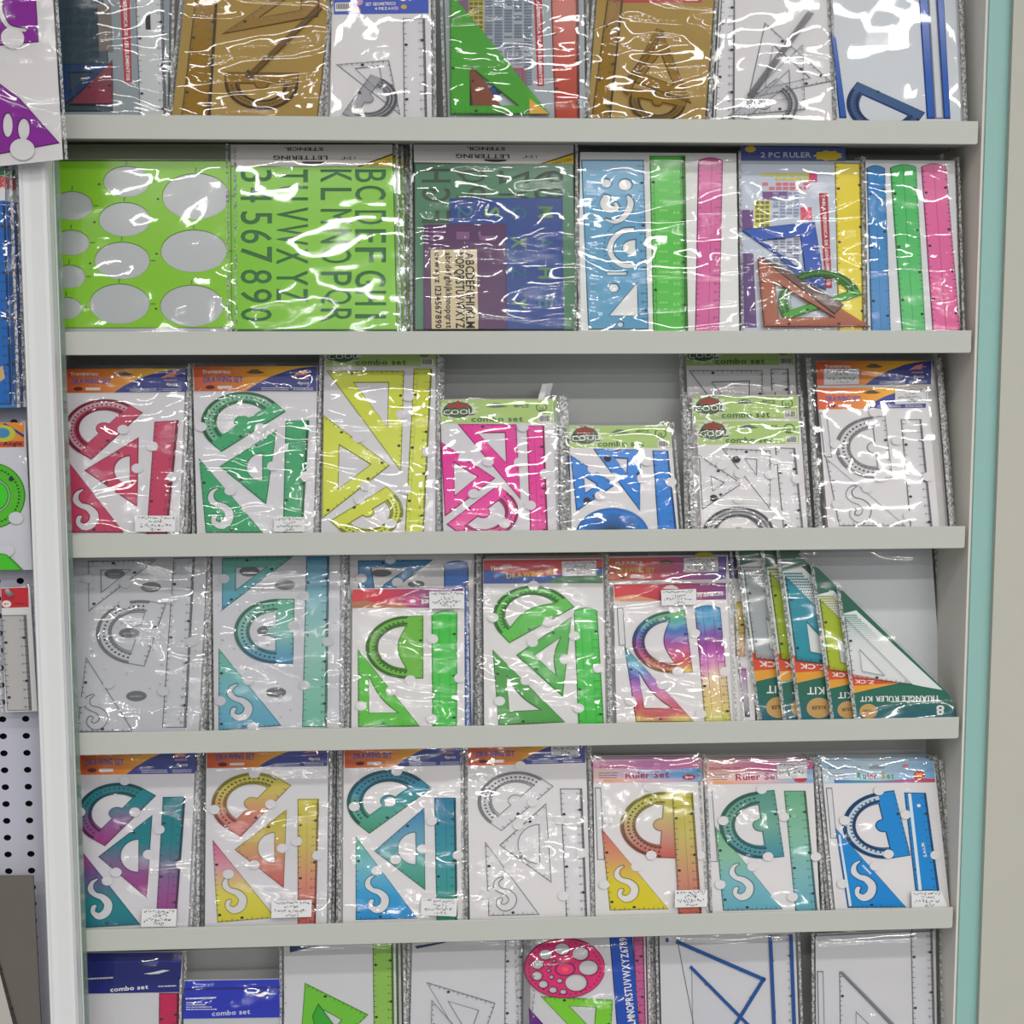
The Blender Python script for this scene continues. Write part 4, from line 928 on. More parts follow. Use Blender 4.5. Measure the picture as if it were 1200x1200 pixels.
P = Pack('geometry_set_pack', 'rainbow striped three piece set with a WANRUN header on fourth shelf', None, D3, 4, lean=12)
P.card([(90, 212), (726, 205), (762, 992), (108, 995)], WHITE); h = P.header([(92, 215), (722, 206), (724, 300), (98, 312)], solid([(206, 44, 52), (196, 36, 60), (150, 30, 90), (110, 40, 120)], .35, axis='X'))
P.fill([(98, 290), (200, 272), (330, 302), (345, 308), (98, 312)], solid((214, 150, 110), .4), h, name='wave_print'); P.text('WANRUN', (556, 284), (706, 278), 26, TXTW, h); P.text('3PCS', (575, 222), (630, 220), 11, TXTW, h, bold=0)
P.fill([(365, 240), (390, 222), (420, 218), (450, 232), (455, 242)], WHITE, h, name='hanging_slot'); P.label([(352, 250), (548, 242), (550, 330), (356, 336)])
P.prot((492, 358), (537, 708), (205, 530), *P_(RB, .18, wave=.18), bow=True, ri=.66); P.ruler([(546, 350), (690, 346), (752, 992), (604, 992)], *P_([(222, 216, 80), (206, 200, 90), (226, 200, 120), (222, 190, 130), (232, 206, 170), (214, 120, 190), (190, 70, 176), (150, 40, 150), (120, 90, 180), (90, 170, 210), (20, 140, 190)], .16, wave=.16), rounded=True, ridge=(.3, .7))
P.tri((150, 558), (216, 988), (545, 988), *P_([(224, 210, 80), (206, 80, 60), (196, 50, 70), (216, 120, 160), (190, 110, 190), (110, 70, 170), (40, 110, 190), (110, 190, 210), (60, 150, 180), (110, 190, 130)], .18, wave=.14), hole='arc'); P.piece('ruler', [(108, 345), (145, 345), (160, 560), (120, 560)], [], CLEAR, CLEAREDGE, th=.0012)
P.tabs([(425, 350), (545, 490), (715, 705), (450, 705), (365, 780), (185, 870), (580, 945)]); P.film('crumpled', l=6); P.done()
P = Pack('geometry_set_pack', 'set titled FLEXIBLE DRAWING SET in orange and purple, behind the rainbow set', None, D3, 4, lean=12, yb=.036)
P.card([(52, 58), (732, 50), (806, 992), (76, 995)], WHITE); q = [(52, 68), (726, 57), (722, 186), (58, 196)]
h = hdr_drawing(P, q, 'FLEXIBLE', 'DRAWING SET', m=solid([(206, 100, 40), (206, 70, 60), (160, 50, 130), (80, 60, 150)], .35, axis='X'), wedge=False, tc=solid((226, 196, 70), .5)); P.label([(484, 68), (676, 62), (680, 146), (486, 150)], d=.0017)
P.dot((600, 60), 60, 30, solid((190, 170, 60), .5), P.c, name='printed_ring'); P.film('wrinkled', l=4); P.done()
P = Pack('geometry_set_pack', 'drawing set showing a narrow side with gold ruler, left of the green triangle kits', None, D3, 4, lean=12, yb=.052)
P.card([(300, 58), (856, 58), (888, 992), (330, 992)], WHITE); h = P.header([(302, 60), (854, 60), (850, 182), (306, 186)], solid([(206, 100, 40), (170, 50, 70), (80, 50, 110), (60, 60, 130)], .35, axis='X')); P.text('4pcs', (775, 132), (812, 131), 15, TXTW, h)
P.ruler([(768, 330), (826, 324), (832, 620), (776, 624)], *P_([(200, 150, 90), (206, 180, 90), (196, 176, 60)], .2), rounded=True, clip=False, ridge=(.5,)); P.piece('ruler', [(790, 690), (835, 690), (858, 960), (830, 960)], [], *P_([(60, 60, 90), (200, 190, 200), (170, 90, 170)], .2))
P.tabs([(830, 660)]); P.film('crumpled', r=5, seam=(1, 1.5)); P.done()
# green right-angled kits, each a size smaller than the one behind
P = Pack('blank_card_pack', 'tall plain white bagged card behind the triangle kits on fourth shelf', None, D4, 4, lean=6, yb=.088, cat='card pack')
P.card([(300, 15), (826, 15), (874, 735), (300, 735)], solid((214, 216, 220), .45)); P.film('calm', amp=.0006); P.done()
KG = (16, 112, 86)
def kit(x, s, tilt, yb, colr, lab, full):
    P = Pack('triangle_ruler_kit', lab, 'triangle ruler kits', D4, 4, lean=8, yb=yb)
    X = lambda px, py: (x + tilt * (py - 730) * s + (px - 525) * s * .86, 730 + (py - 730) * s)   # px, py measured on the frontmost kit
    L = lambda pts: [X(p[0] - .13 * 0 - (525 - 525), p[1]) for p in pts]
    gb = solid([(14, 100, 108), (8, 100, 76), (8, 84, 62)], .35)
    P.q = None; o = P.uvs([X(525, 205), X(548, 215), X(978, 628), X(1002, 700), X(990, 731), X(525, 731)]); mb = MB(); plate(mb, o, [], 0, .0009, 0, gb, gb); vs = [(a, 0, b) for a, b in ccw(o)]; mb.add(vs, [tuple(range(len(vs)))[::-1]], gb); P.c = mb.obj('backing_card', P.o)
    c = P.c
    P.fill([X(530, 306), X(596, 292), X(952, 612), X(770, 584), X(530, 546)], solid((222, 224, 222), .5), c, d=.0012, name='white_panel')
    hm = solid(dark(colr, .75) if colr else (90, 150, 140), .5)
    for i in range(22):
        for j in range(18):
            px, py = 536 + i * 8 + (j % 2) * 4, 312 + j * 8; r = 4.2 * max(.2, 1 - j / 20)
            if py < 308 + max(0, px - 590) * .95 or px > 700: continue
            cx = X(px, py); P.fill([(cx[0] - r * s, cx[1]), (cx[0], cx[1] - r * s), (cx[0] + r * s, cx[1]), (cx[0], cx[1] + r * s)], hm, c, d=.0014, name='halftone_print')
    P.fill([X(525, 545), X(755, 582), X(640, 604), X(528, 626)], solid([(214, 84, 34), (206, 60, 30)], .4), c, d=.0014, name='orange_band'); P.fill([X(527, 596), X(755, 583), X(640, 604), X(528, 626)], solid((222, 158, 40), .4), c, d=.0016, name='yellow_band')
    P.fill([X(527, 624), X(790, 584), X(960, 618), X(985, 650), X(995, 731), X(525, 731)], solid([(20, 100, 122), (10, 100, 84), (8, 100, 74)], .4), c, d=.0015, name='teal_band')
    P.text('TRIANGLE RULER KIT', X(935, 634), X(560, 638), 22 * s, TXTW, c, d=.0018); P.text('8', X(952, 674), X(908, 674), 40 * s, TXTW, c, d=.0018); P.text('"', X(900, 706), X(878, 706), 14 * s, TXTW, c, d=.0018)
    P.fill([X(930, 655), X(945, 655), X(945, 658), X(700, 660), X(700, 657)], TXTW, c, d=.0018, name='rule_line')
    for k in range(9): P.dot(X(660 + k * 27, 690 + 14 * ((k * 7) % 3 - 1)), 5, 4, solid((50, 70, 110), .5), c, d=.0018, name='speckle_print')
    P.dot(X(592, 697), 38 * s, 31 * s, solid((196, 156, 90), .4), c, d=.0018, name='round_badge'); P.text('RULER', X(616, 690), X(566, 692), 11 * s, MAROON, c, d=.002)
    P.text('Z.CK', X(640, 574), X(545, 570), 15 * s, TXTW, c, d=.0019)
    fm, em = (plastic(colr, .5), plastic(dark(colr, .6), .3)) if colr else (CLEAR, CLEAREDGE)
    P.tri(X(536, 318), X(536, 562), X(812, 588), fm, em, hole='poly', hp=[X(588, 452), X(588, 535), X(684, 552)], d0=.0022)
    # bag
    mb = MB(); fo = P.uvs([X(515, 196), X(600, 188) if False else X(552, 205), X(990, 622), X(1012, 700), X(1000, 731), X(516, 731)]); flat(mb, fo, .0055, FILM['calm']); f_ = mb.obj('clear_bag', P.o)
    a, b = Vector(fo[0]), Vector(fo[-1]); mb = MB(); n = 80; vs = []
    for j in range(n + 1):
        p = a + (b - a) * (j / n)
        for i in range(3): vs.append((p.x + i * .0022, -.004 - random.uniform(0, .0016), p.y))
    mb.add(vs, [(j * 3 + i, j * 3 + i + 1, j * 3 + i + 4, j * 3 + i + 3) for j in range(n) for i in range(2)], SEAM); mb.obj('bag_seam', f_)
    P.done()
for x, s, yb, c, lab in ((520, 1.0, .020, None, 'clear triangle kit, frontmost and smallest of the green stack, upside down title showing'), (428, 1.18, .028, (196, 214, 60), 'lime triangle kit second from the front, just left of the clear one'), (300, 1.40, .036, (60, 170, 190), 'turquoise triangle kit in the middle of the green stack'),
                      (238, 1.44, .044, (176, 200, 50), 'narrow lime triangle kit between the turquoise and grey ones'), (136, 1.46, .052, (190, 196, 200), 'grey triangle kit, leftmost and rearmost of the green stack')):
    kit(x, s, .13, yb, c, lab, True)

# ================================================================== ROW 5
E1 = Crop(70, 870, 3.636); E2 = Crop(390, 870, 3.871); E3 = Crop(680, 870, 4.2857); E4 = Crop(930, 870, 4.444)
TM = [(178, 44, 140), (160, 96, 160), (24, 140, 150), (20, 136, 148)]
P = Pack('geometry_set_pack', 'teal fading to magenta geometry set, leftmost on fifth shelf', None, E1, 5, lean=12)
P.card([(70, 30), (580, 20), (548, 775), (86, 792)], GREYCARD); hdr_drawing(P, [(68, 25), (580, 15), (576, 132), (74, 138)])
set4(P, P_(TM, .3) + P_(TM, .35) + P_([(16, 130, 146), (30, 140, 150), (120, 90, 150), (190, 50, 150)], .25) + P_(TM, .3), 0, ((194, 442), (412, 226), (90, 250)), ((396, 308), (165, 486), (372, 662), (336, 482, 62)), ((84, 448), (96, 790), (345, 776), (172, 660, 100, 160)),
     [(440, 232), (538, 230), (502, 705), (414, 700)], 0, [(356, 704), (504, 704), (500, 780), (352, 782)], (.5,), ((88, 296), (322, 296), (380, 476), (242, 552), (205, 588), (425, 370), (520, 520), (280, 162)))
P.film('crumpled', t=2); P.done(); P.back(3, dxs=(.003, .005, .006), labels=['second teal and magenta set behind the leftmost one on fifth shelf', 'third teal and magenta set behind the leftmost one', 'rearmost teal and magenta set in the left stack'])
YS = [(222, 110, 104), (228, 150, 130), (226, 206, 110), (220, 212, 60)]
P = Pack('geometry_set_pack', 'yellow fading to salmon four piece set, second on fifth shelf', None, E1, 5, lean=12)
P.card([(626, 20), (1145, 10), (1138, 768), (620, 778)], GREYCARD); hdr_drawing(P, [(628, 15), (1143, 5), (1140, 100), (628, 110)])
set4(P, P_(YS, .42) + P_(YS, .45) + P_([(232, 222, 60), (236, 226, 90), (230, 170, 180), (222, 90, 150)], .35) + P_(YS, .35), 0, ((772, 402), (988, 182), (655, 220)), ((968, 284), (745, 456), (955, 620), (915, 448, 58)), ((652, 414), (672, 766), (920, 746), (745, 640, 100, 150)),
     [(1014, 240), (1106, 240), (1092, 745), (1014, 745)], 0, [(906, 670), (1076, 666), (1074, 738), (904, 744)], (.45,), ((660, 285), (900, 262), (950, 450), (830, 520), (1010, 420), (1100, 480), (720, 560), (830, 132)))
P.film('crumpled', t=2, amp=.0018, l=8); P.done(); P.back(2, dxs=(-.002, .003), labels=['second yellow and salmon set behind the front one on fifth shelf', 'rearmost yellow and salmon set in its stack'])
TG = [(70, 160, 120), (90, 180, 160), (40, 150, 176), (24, 130, 160)]
P = Pack('geometry_set_pack', 'turquoise and sky blue four piece set, third on fifth shelf', None, E2, 5, lean=12)
P.card([(50, 10), (592, 0), (592, 788), (46, 805)], WHITE); hdr_drawing(P, [(52, 0), (592, -10), (590, 102), (55, 116)])
set4(P, P_(TG, .3) + P_([(60, 166, 130), (110, 190, 180), (120, 180, 210), (60, 150, 200)], .4) + P_([(24, 150, 220), (60, 170, 220), (130, 200, 210), (80, 180, 140)], .2) + P_([(50, 160, 130), (60, 160, 170), (30, 130, 170)], .2), 0, ((166, 414), (452, 208), (85, 250)), ((416, 294), (188, 492), (420, 670), (375, 480, 66)), ((104, 424), (104, 804), (385, 798), (200, 680, 105, 160)),
     [(460, 250), (558, 250), (566, 788), (470, 788)], 0, [(402, 702), (564, 706), (560, 784), (398, 778)], (.52,), ((290, 130), (98, 290), (260, 268), (406, 482), (448, 355), (568, 510), (200, 580), (285, 530)))
P.film('crumpled', t=2); P.done(); P.back(2, dxs=(-.003, .002), labels=['second turquoise set behind the third stack on fifth shelf', 'rearmost turquoise set in the third stack on fifth shelf'])
P = Pack('geometry_set_pack', 'fully clear four piece set, middle of fifth shelf', None, E2, 5, lean=12)
P.card([(608, 0), (1146, -8), (1168, 785), (622, 797)], WHITE); hdr_drawing(P, [(610, -5), (1145, -15), (1145, 92), (612, 106)]); P.label([(988, -15), (1116, -18), (1116, 54), (990, 58)], d=.0017)
c2 = (CLEAR, plastic((165, 167, 171), .5)); set4(P, c2 + (CLEAR, CLEAREDGE) * 3, 0, ((765, 402), (1002, 198), (660, 240)), ((968, 274), (755, 466), (992, 636), (935, 460, 80)), ((690, 448), (706, 786), (938, 780), (780, 680, 100, 140)), [(1030, 208), (1130, 208), (1152, 746), (1056, 748)], 0, None, None,
     ((850, 105), (905, 270), (840, 375), (985, 455), (1025, 350), (1130, 500), (690, 690), (1045, 695), (800, 570)))
P.film('wrinkled', t=2, amp=.0016, l=7); P.done(); P.back(2, dxs=(.003, -.002), labels=['second fully clear set behind the front clear one on fifth shelf', 'rearmost fully clear set in its stack on fifth shelf'])
def hdr_ruler_set(P, q, c1, c2, tcol, pcs=True, m=None):
    h = P.header(q, m or solid([(214, 150, 180), (190, 110, 170), (206, 120, 160)], .4, axis='X')); B = lambda u, v: bl(q, u, v)
    P.fill([B(.0, .34), B(.5, .42), B(.62, .5), B(1, .36), B(1, .98), B(.0, .98)], solid(c1, .4, axis='X'), h, name='printed_band')
    P.fill([B(.09, .84), B(.5, .9), B(.9, .8), B(1, .84), B(1, .99), B(.09, .99)], solid(c2, .4, axis='X'), h, d=.0014, name='printed_band')
    P.text('20cm Ruler Set', B(.05, .33), B(.34, .31), 15, tcol if not isinstance(tcol, list) else solid((60, 70, 90), .5), h, bold=0, d=.0017)
    for i in range(3): P.bars(B(.05, .58 + .11 * i), B(.22, .58 + .11 * i), 5, solid((80, 70, 90), .5), h, d=.0017)
    if isinstance(tcol, list):
        x = .30
        for ch, cc, wd in zip('RulerSet', tcol, (.05, .04, .02, .04, .04, .05, .04, .035)):
            P.text(ch, B(x, .80), B(x + wd * .86, .80), 34, solid(cc, .5), h, d=.0017, name='set_title'); x += wd + (.025 if ch == 'r' and x > .4 else 0)
    else: P.text('Ruler Set', B(.29, .82), B(.70, .80), 34, tcol, h, d=.0017, name='set_title')
    return h
PINKH = solid((168, 40, 80), .5)
P = Pack('ruler_set_pack', 'yellow and salmon three piece Ruler Set with pink header on fifth shelf', None, E3, 5, lean=12)
P.card([(64, 88), (610, 82), (642, 848), (76, 858)], WHITE); h = hdr_ruler_set(P, [(64, 92), (610, 84), (611, 196), (68, 202)], [(226, 190, 180), (216, 190, 210), (120, 170, 214), (90, 150, 210)], [(226, 160, 100), (220, 170, 180), (90, 160, 210)], PINKH)
P.dot((545, 174), 36, 15, solid((170, 30, 60), .5), h, d=.0018, name='oval_badge'); P.text('3pcs', (524, 180), (566, 178), 14, TXTW, h, d=.002)
P.prot((510, 250), (486, 582), (252, 410), *P_([(220, 104, 92), (226, 170, 150), (222, 212, 130), (210, 206, 60)], .45)); P.ruler([(458, 250), (562, 250), (606, 845), (492, 845)], *P_([(216, 104, 96), (222, 160, 130), (222, 208, 120), (206, 200, 40)], .35), ridge=(.5,), d0=.003)
P.tri((105, 430), (148, 842), (442, 836), *P_([(236, 222, 30), (234, 218, 60), (228, 160, 120), (222, 110, 110)], .3), hole='S', hp=(230, 702, 120, 170)); P.piece('ruler', [(72, 225), (104, 225), (122, 590), (84, 590)], [], CLEAR, CLEAREDGE, th=.0012)
P.label([(470, 738), (632, 734), (630, 820), (468, 824)]); P.tabs([(342, 222), (140, 385), (280, 622), (355, 565), (598, 565), (118, 712)]); P.film('calm', t=2); P.done()
P.back(2, dxs=(-.003, .002), labels=['second yellow and salmon Ruler Set behind the front one', 'rearmost yellow and salmon Ruler Set in its stack'])
SG = [(110, 186, 206), (144, 204, 206), (150, 208, 180), (120, 192, 150)]
P = Pack('ruler_set_pack', 'sage green to blue three piece Ruler Set with covered title on fifth shelf', None, E3, 5, lean=12)
P.card([(616, 98), (1165, 92), (1202, 838), (664, 848)], WHITE); h = hdr_ruler_set(P, [(616, 102), (1166, 95), (1168, 203), (620, 211)], [(224, 180, 160), (222, 190, 200), (140, 180, 214)], [(226, 160, 90), (222, 180, 180), (100, 170, 214)], PINKH, m=solid([(224, 170, 160), (200, 110, 150), (190, 90, 150)], .4, axis='X'))
P.dot((1105, 186), 36, 15, solid((190, 40, 60), .5), h, d=.0016, name='oval_badge'); P.label([(984, 102), (1136, 98), (1136, 178), (988, 184)], d=.0022)
P.prot((974, 238), (1024, 574), (720, 390), *P_([(70, 160, 184), (130, 190, 170), (90, 166, 150)], .4)); P.ruler([(1022, 242), (1130, 242), (1188, 832), (1078, 836)], *P_(SG, .35)); P.tri((676, 420), (716, 844), (1016, 836), *P_([(110, 186, 206), (130, 196, 206), (150, 204, 170), (120, 190, 140)], .25), hole='S', hp=(808, 692, 120, 175))
P.piece('ruler', [(632, 235), (662, 235), (690, 600), (650, 600)], [], CLEAR, CLEAREDGE, th=.0012); P.tabs([(908, 235), (716, 392), (862, 622), (940, 572), (1020, 372), (1180, 572), (700, 712), (1062, 775)]); P.film('calm', t=2, l=6); P.done()
P.back(3, dxs=(-.004, -.006, -.008), labels=['second sage green Ruler Set behind the front one', 'third sage green Ruler Set behind the front one', 'rearmost sage green Ruler Set in its stack'])
SB = P_((14, 140, 216), .12)
P = Pack('ruler_set_pack', 'sky blue Ruler Set with rainbow lettered title, right end of fifth shelf', None, E4, 5, lean=12)
P.card([(142, 98), (730, 96), (812, 858), (215, 865)], WHITE); q = [(145, 100), (728, 98), (736, 208), (158, 213)]
h = hdr_ruler_set(P, q, [(190, 204, 216), (170, 196, 214), (110, 160, 206)], [(50, 110, 180), (60, 150, 170), (170, 90, 140), (196, 50, 70)], [(40, 140, 80), (60, 130, 180), (220, 120, 40), (200, 60, 60), (200, 50, 60), (180, 160, 40), (60, 150, 70), (80, 160, 60)], m=solid([(150, 184, 206), (180, 206, 220), (120, 170, 210)], .4, axis='X'))
P.dot((652, 172), 32, 27, solid((196, 60, 50), .5), h, d=.0018, name='round_badge'); P.text('20', (634, 180), (670, 178), 22, solid((240, 200, 90), .5), h, d=.002); P.text('cm', (642, 193), (662, 192), 9, TXTW, h, d=.002)
P.fill([(388, 132), (410, 118), (440, 116), (474, 128), (470, 136), (396, 138)], solid((150, 160, 166), .6), h, d=.0018, name='hanging_slot'); P.dot((580, 122), 18, 10, solid((210, 130, 130), .5), h, d=.0018, name='small_emblem')
DB = plastic((24, 84, 130), .2)
P.prot((522, 248), (608, 588), (275, 405), SB[0], DB, strip=.4, ri=.66, white=plastic((206, 222, 234), .2)); r_o = P.ruler([(574, 260), (686, 262), (756, 770), (632, 770)], *SB, clip=False); P.text('SAUR', (690, 595), (674, 515), 16, TXTW, r_o, d=.003); P.dot((648, 328), 11, 9, TXTW, r_o, d=.003, name='hang_hole')
P.piece('white_scale', [(590, 264), (608, 264), (664, 768), (646, 768)], [], solid((210, 224, 232), .3), DB, d0=.0028, th=.0006, ch=.0002)
t_o = P.tri((215, 442), (280, 860), (585, 858), *SB, hole='S', hp=(362, 712, 130, 200)); P.piece('white_scale', [(228, 480), (240, 478), (300, 850), (284, 852)], [], solid((206, 220, 230), .3), DB, d0=.0028, th=.0006, ch=.0002); P.bars((352, 642), (398, 688), 14, TXTW, t_o, d=.003)
P.piece('ruler', [(166, 235), (200, 235), (225, 500), (190, 500)], [], CLEAR, CLEAREDGE, th=.0012)
P.label([(602, 770), (756, 768), (790, 852), (604, 856)]); P.tabs([(440, 250), (262, 405), (420, 642), (490, 580), (580, 375), (735, 585), (250, 735)]); P.film('calm', t=2, r=7, seam=(1.2, 1.6)); P.done()
P.back(3, dxs=(-.003, -.005, .003), labels=['second sky blue Ruler Set behind the front one at right', 'third sky blue Ruler Set behind the front one at right', 'rearmost sky blue Ruler Set in the right end stack'])

W6 = solid((200, 199, 203), .5)  # card white greyed to paint in the lowest row's shade and bag haze
# ================================================================== ROW 6
F1 = Crop(80, 1080, 3); F2 = Crop(460, 1080, 3.75); F3 = Crop(740, 1080, 2.6087)
NB = solid((18, 34, 140), .35)
P = Pack('combo_set_pack', 'dark blue zip-top combo set with crimson ruler, lower left corner shelf', None, F1, 6, lean=10, yb=.03)
P.card([(55, 108), (402, 104), (392, 700), (62, 700)], W6); h = P.header([(55, 110), (402, 106), (392, 246), (58, 252)], solid((14, 28, 116), .35), th=.0012)
P.fill([(55, 138), (400, 134), (400, 140), (55, 144)], solid((30, 48, 150), .3), h, d=.0024, name='zip_ridge'); P.text('combo set', (148, 245), (284, 234), 16, TXTW, h, d=.0024, name='set_title'); P.bars((60, 203), (158, 198), 8, TXTW, h, d=.0024)
P.fill([(265, 182), (300, 176), (335, 168), (358, 170), (345, 174), (318, 182), (290, 184)], TXTW, h, d=.0024, name='swoosh_emblem'); P.bars((318, 228), (380, 226), 6, TXTW, h, d=.0024)
P.ruler([(320, 250), (391, 250), (384, 690), (316, 690)], *P_((200, 40, 90), .14)); P.prot((80, 480), (280, 480), (180, 350), *P_((226, 130, 110), .3)); P.film('calm', t=1); P.done()
P = Pack('combo_set_pack', 'bright blue zip-top combo set over crinkled silver film, lower left shelf', None, F1, 6, lean=10, yb=.022)
P.card([(408, 205), (752, 200), (748, 700), (402, 700)], SILVER); h = P.header([(410, 208), (750, 202), (748, 335), (402, 340)], solid((20, 42, 176), .35), th=.0012)
P.fill([(408, 232), (750, 226), (750, 234), (408, 240)], solid((12, 26, 120), .3), h, d=.0024, name='zip_ridge'); P.text('combo set', (505, 330), (642, 322), 18, solid((196, 200, 214), .5), h, d=.0024, name='set_title'); P.bars((414, 272), (520, 268), 8, TXTW, h, d=.0024)
for i in range(4): P.bars((416, 285 + 8 * i), (470 + 18 * i, 284 + 8 * i), 5, TXTW, h, d=.0024)
P.fill([(655, 256), (675, 252), (692, 244), (706, 248), (718, 258), (700, 252), (684, 262), (668, 262)], TXTW, h, d=.0024, name='swoosh_emblem'); P.bars((628, 252), (668, 250), 7, TXTW, h, d=.0024); P.film('crumpled', t=1); P.done()
LG = P_((120, 206, 60), .25)
P = Pack('geometry_set_pack', 'white bagged set with lime ruler and lime set square on the lowest shelf', None, F1, 6, lean=10)
P.card([(758, 60), (1150, 50), (1160, 700), (762, 700)], W6); P.ruler([(1070, 60), (1142, 60), (1150, 690), (1078, 690)], *P_((150, 200, 90), .2)); P.tri((832, 214), (1056, 326), (806, 560), *LG, hole='poly', hp=[(880, 300), (960, 344), (866, 460)]); P.piece('set_square', [(880, 285), (935, 360), (880, 420), (858, 330)], [], *P_((60, 176, 50), .2), d0=.0028)
P.piece('set_square', [(778, 62), (930, 50), (895, 80), (780, 108)], [], *P_((20, 60, 96), .1)); P.film('calm', r=10); P.done(); P.back(3, dxs=(.006, .011, .015), labels=['second white set with lime pieces behind the front one on the lowest shelf', 'third white set with lime pieces behind the front one', 'rearmost white set with lime pieces on the lowest shelf'])
P = Pack('geometry_set_pack', 'white bagged set with clear set square, left of the pink disc on the lowest shelf', None, F2, 6, lean=10)
P.card([(88, 55), (610, 50), (600, 900), (70, 900)], W6); P.ruler([(494, 60), (578, 60), (570, 890), (490, 890)], CLEAR, CLEAREDGE); P.tri((148, 264), (452, 356), (360, 620), CLEAR, CLEAREDGE, hole='tri'); P.tri((172, 340), (160, 760), (420, 620), CLEAR, CLEAREDGE, hole='tri', d0=.003)
P.piece('set_square', [(98, 106), (262, 80), (225, 92), (108, 116)], [], *P_((20, 50, 110), .1), d0=.003); P.film('calm', d=.008); P.done(); P.back(1, dx=-.003, labels=['second white bagged set close behind the one left of the pink disc'])
P = Pack('geometry_set_pack', 'set with round pink disc template, lime set square and blue stencil on the lowest shelf', None, F2, 6, lean=10, yb=.02)
P.card([(552, 70), (1110, 58), (1125, 900), (575, 900)], W6)
hs = [ell(x, y, a, b, 20) for x, y, a, b in ((745, 118, 32, 25), (672, 142, 28, 22), (825, 138, 35, 28), (860, 200, 42, 32), (806, 265, 48, 37), (636, 185, 25, 20), (634, 235, 23, 19), (662, 272, 20, 16), (705, 297, 17, 13), (750, 305, 14, 10), (734, 256, 12, 9), (698, 240, 9, 8), (686, 212, 7, 6), (690, 188, 7, 6), (710, 170, 6, 5))]
PD = (226, 44, 120)
P.piece('disc_template', ell(755, 201, 178, 133, 48), hs, plastic(PD, .14), plastic(dark(PD, .6), .1), d0=.003); dk = solid((130, 10, 70), .4)
d_ = [c for c in P.o.children][-1]
for k in range(40): P.dot((755 + 158 * math.cos(k * math.pi / 20), 201 + 116 * math.sin(k * math.pi / 20)), 5, 4, dk, d_, d=.0052, name='scale_print', n=8)
P.dot((757, 205), 50, 34, dk, d_, d=.0050, name='centre_ring'); P.dot((757, 205), 40, 26, solid(PD, .3), d_, d=.0052, name='centre_disc'); P.dot((757, 205), 17, 12, solid((240, 80, 90), .4), d_, d=.0054, name='centre_disc')
P.tri((650, 326), (968, 342), (948, 640), *P_((130, 214, 50), .2), hole='poly', hp=[(778, 370), (892, 376), (884, 480)]); P.tri((598, 376), (760, 560), (612, 640), *P_((110, 30, 140), .15), hole=None)
s_o = P.piece('stencil_ruler', [(952, 60), (1052, 58), (1092, 500), (988, 500)], [], *P_((24, 76, 176), .08)); P.text('LMNOPRSTUVWXYZ6789', (1066, 450), (1026, 66), 36, TXTW, s_o, d=.003)
P.ruler([(1056, 58), (1102, 58), (1122, 890), (1092, 890)], *P_((206, 96, 150), .2)); P.film('wrinkled', d=.0075); P.done(); P.back(2, dxs=(.005, .009), labels=['second pink disc set just behind the front one', 'rearmost pink disc set in its stack'])
P = Pack('geometry_set_pack', 'white set with blue edged clear set squares on the lowest shelf', None, F3, 6, lean=10)
P.card([(85, 35), (500, 30), (520, 620), (98, 620)], W6); E_ = plastic((26, 80, 150), .1)
def outline_tri(P, a, b, c, wd, m):
    T = [Vector(p) for p in (a, b, c)]
    P.tri(a, b, c, CLEAR, CLEAREDGE, hole=None)
    for i in range(2):
        e = (T[i + 1] - T[i]).normalized(); n = Vector((-e.y, e.x)); g = (T[0] + T[1] + T[2]) / 3
        if (g - T[i]).dot(n) < 0: n = -n
        P.piece('tinted_edge', [tuple(T[i]), tuple(T[i + 1]), tuple(T[i + 1] + n * wd), tuple(T[i] + n * wd)], [], m, m, d0=.0028, th=.0008, ch=.0002)
outline_tri(P, (138, 54), (410, 172), (220, 480), 11, E_); outline_tri(P, (182, 132), (420, 372), (190, 560), 10, E_)
P.ruler([(418, 40), (490, 38), (508, 610), (440, 610)], CLEAR, CLEAREDGE); P.piece('tinted_edge', [(417, 40), (428, 40), (452, 610), (441, 610)], [], E_, E_, d0=.0028, th=.0008, ch=.0002); P.piece('tinted_edge', [(480, 38), (491, 38), (512, 610), (500, 610)], [], E_, E_, d0=.0028, th=.0008, ch=.0002)
P.fill([(104, 50), (113, 50), (113, 62), (104, 62)], E_, P.c); P.film('calm'); P.done()
P = Pack('geometry_set_pack', 'white bagged set with pale clear pieces, right end of the lowest shelf', None, F3, 6, lean=10)
P.card([(562, 45), (928, 28), (938, 620), (568, 620)], W6); P.ruler([(852, 30), (918, 28), (934, 610), (866, 610)], CLEAR, CLEAREDGE); P.tri((634, 152), (640, 560), (900, 420), CLEAR, CLEAREDGE, hole='tri'); P.piece('tinted_edge', [(634, 150), (644, 150), (802, 310), (792, 318)], [], plastic((140, 140, 146), .4), CLEAREDGE, d0=.003)
P.piece('ruler', [(566, 150), (586, 150), (592, 420), (572, 420)], [], CLEAR, CLEAREDGE); P.film('calm', d=.007, r=6); P.done(); P.back(1, dx=.004, labels=['second white bagged set behind the right end one on the lowest shelf'])

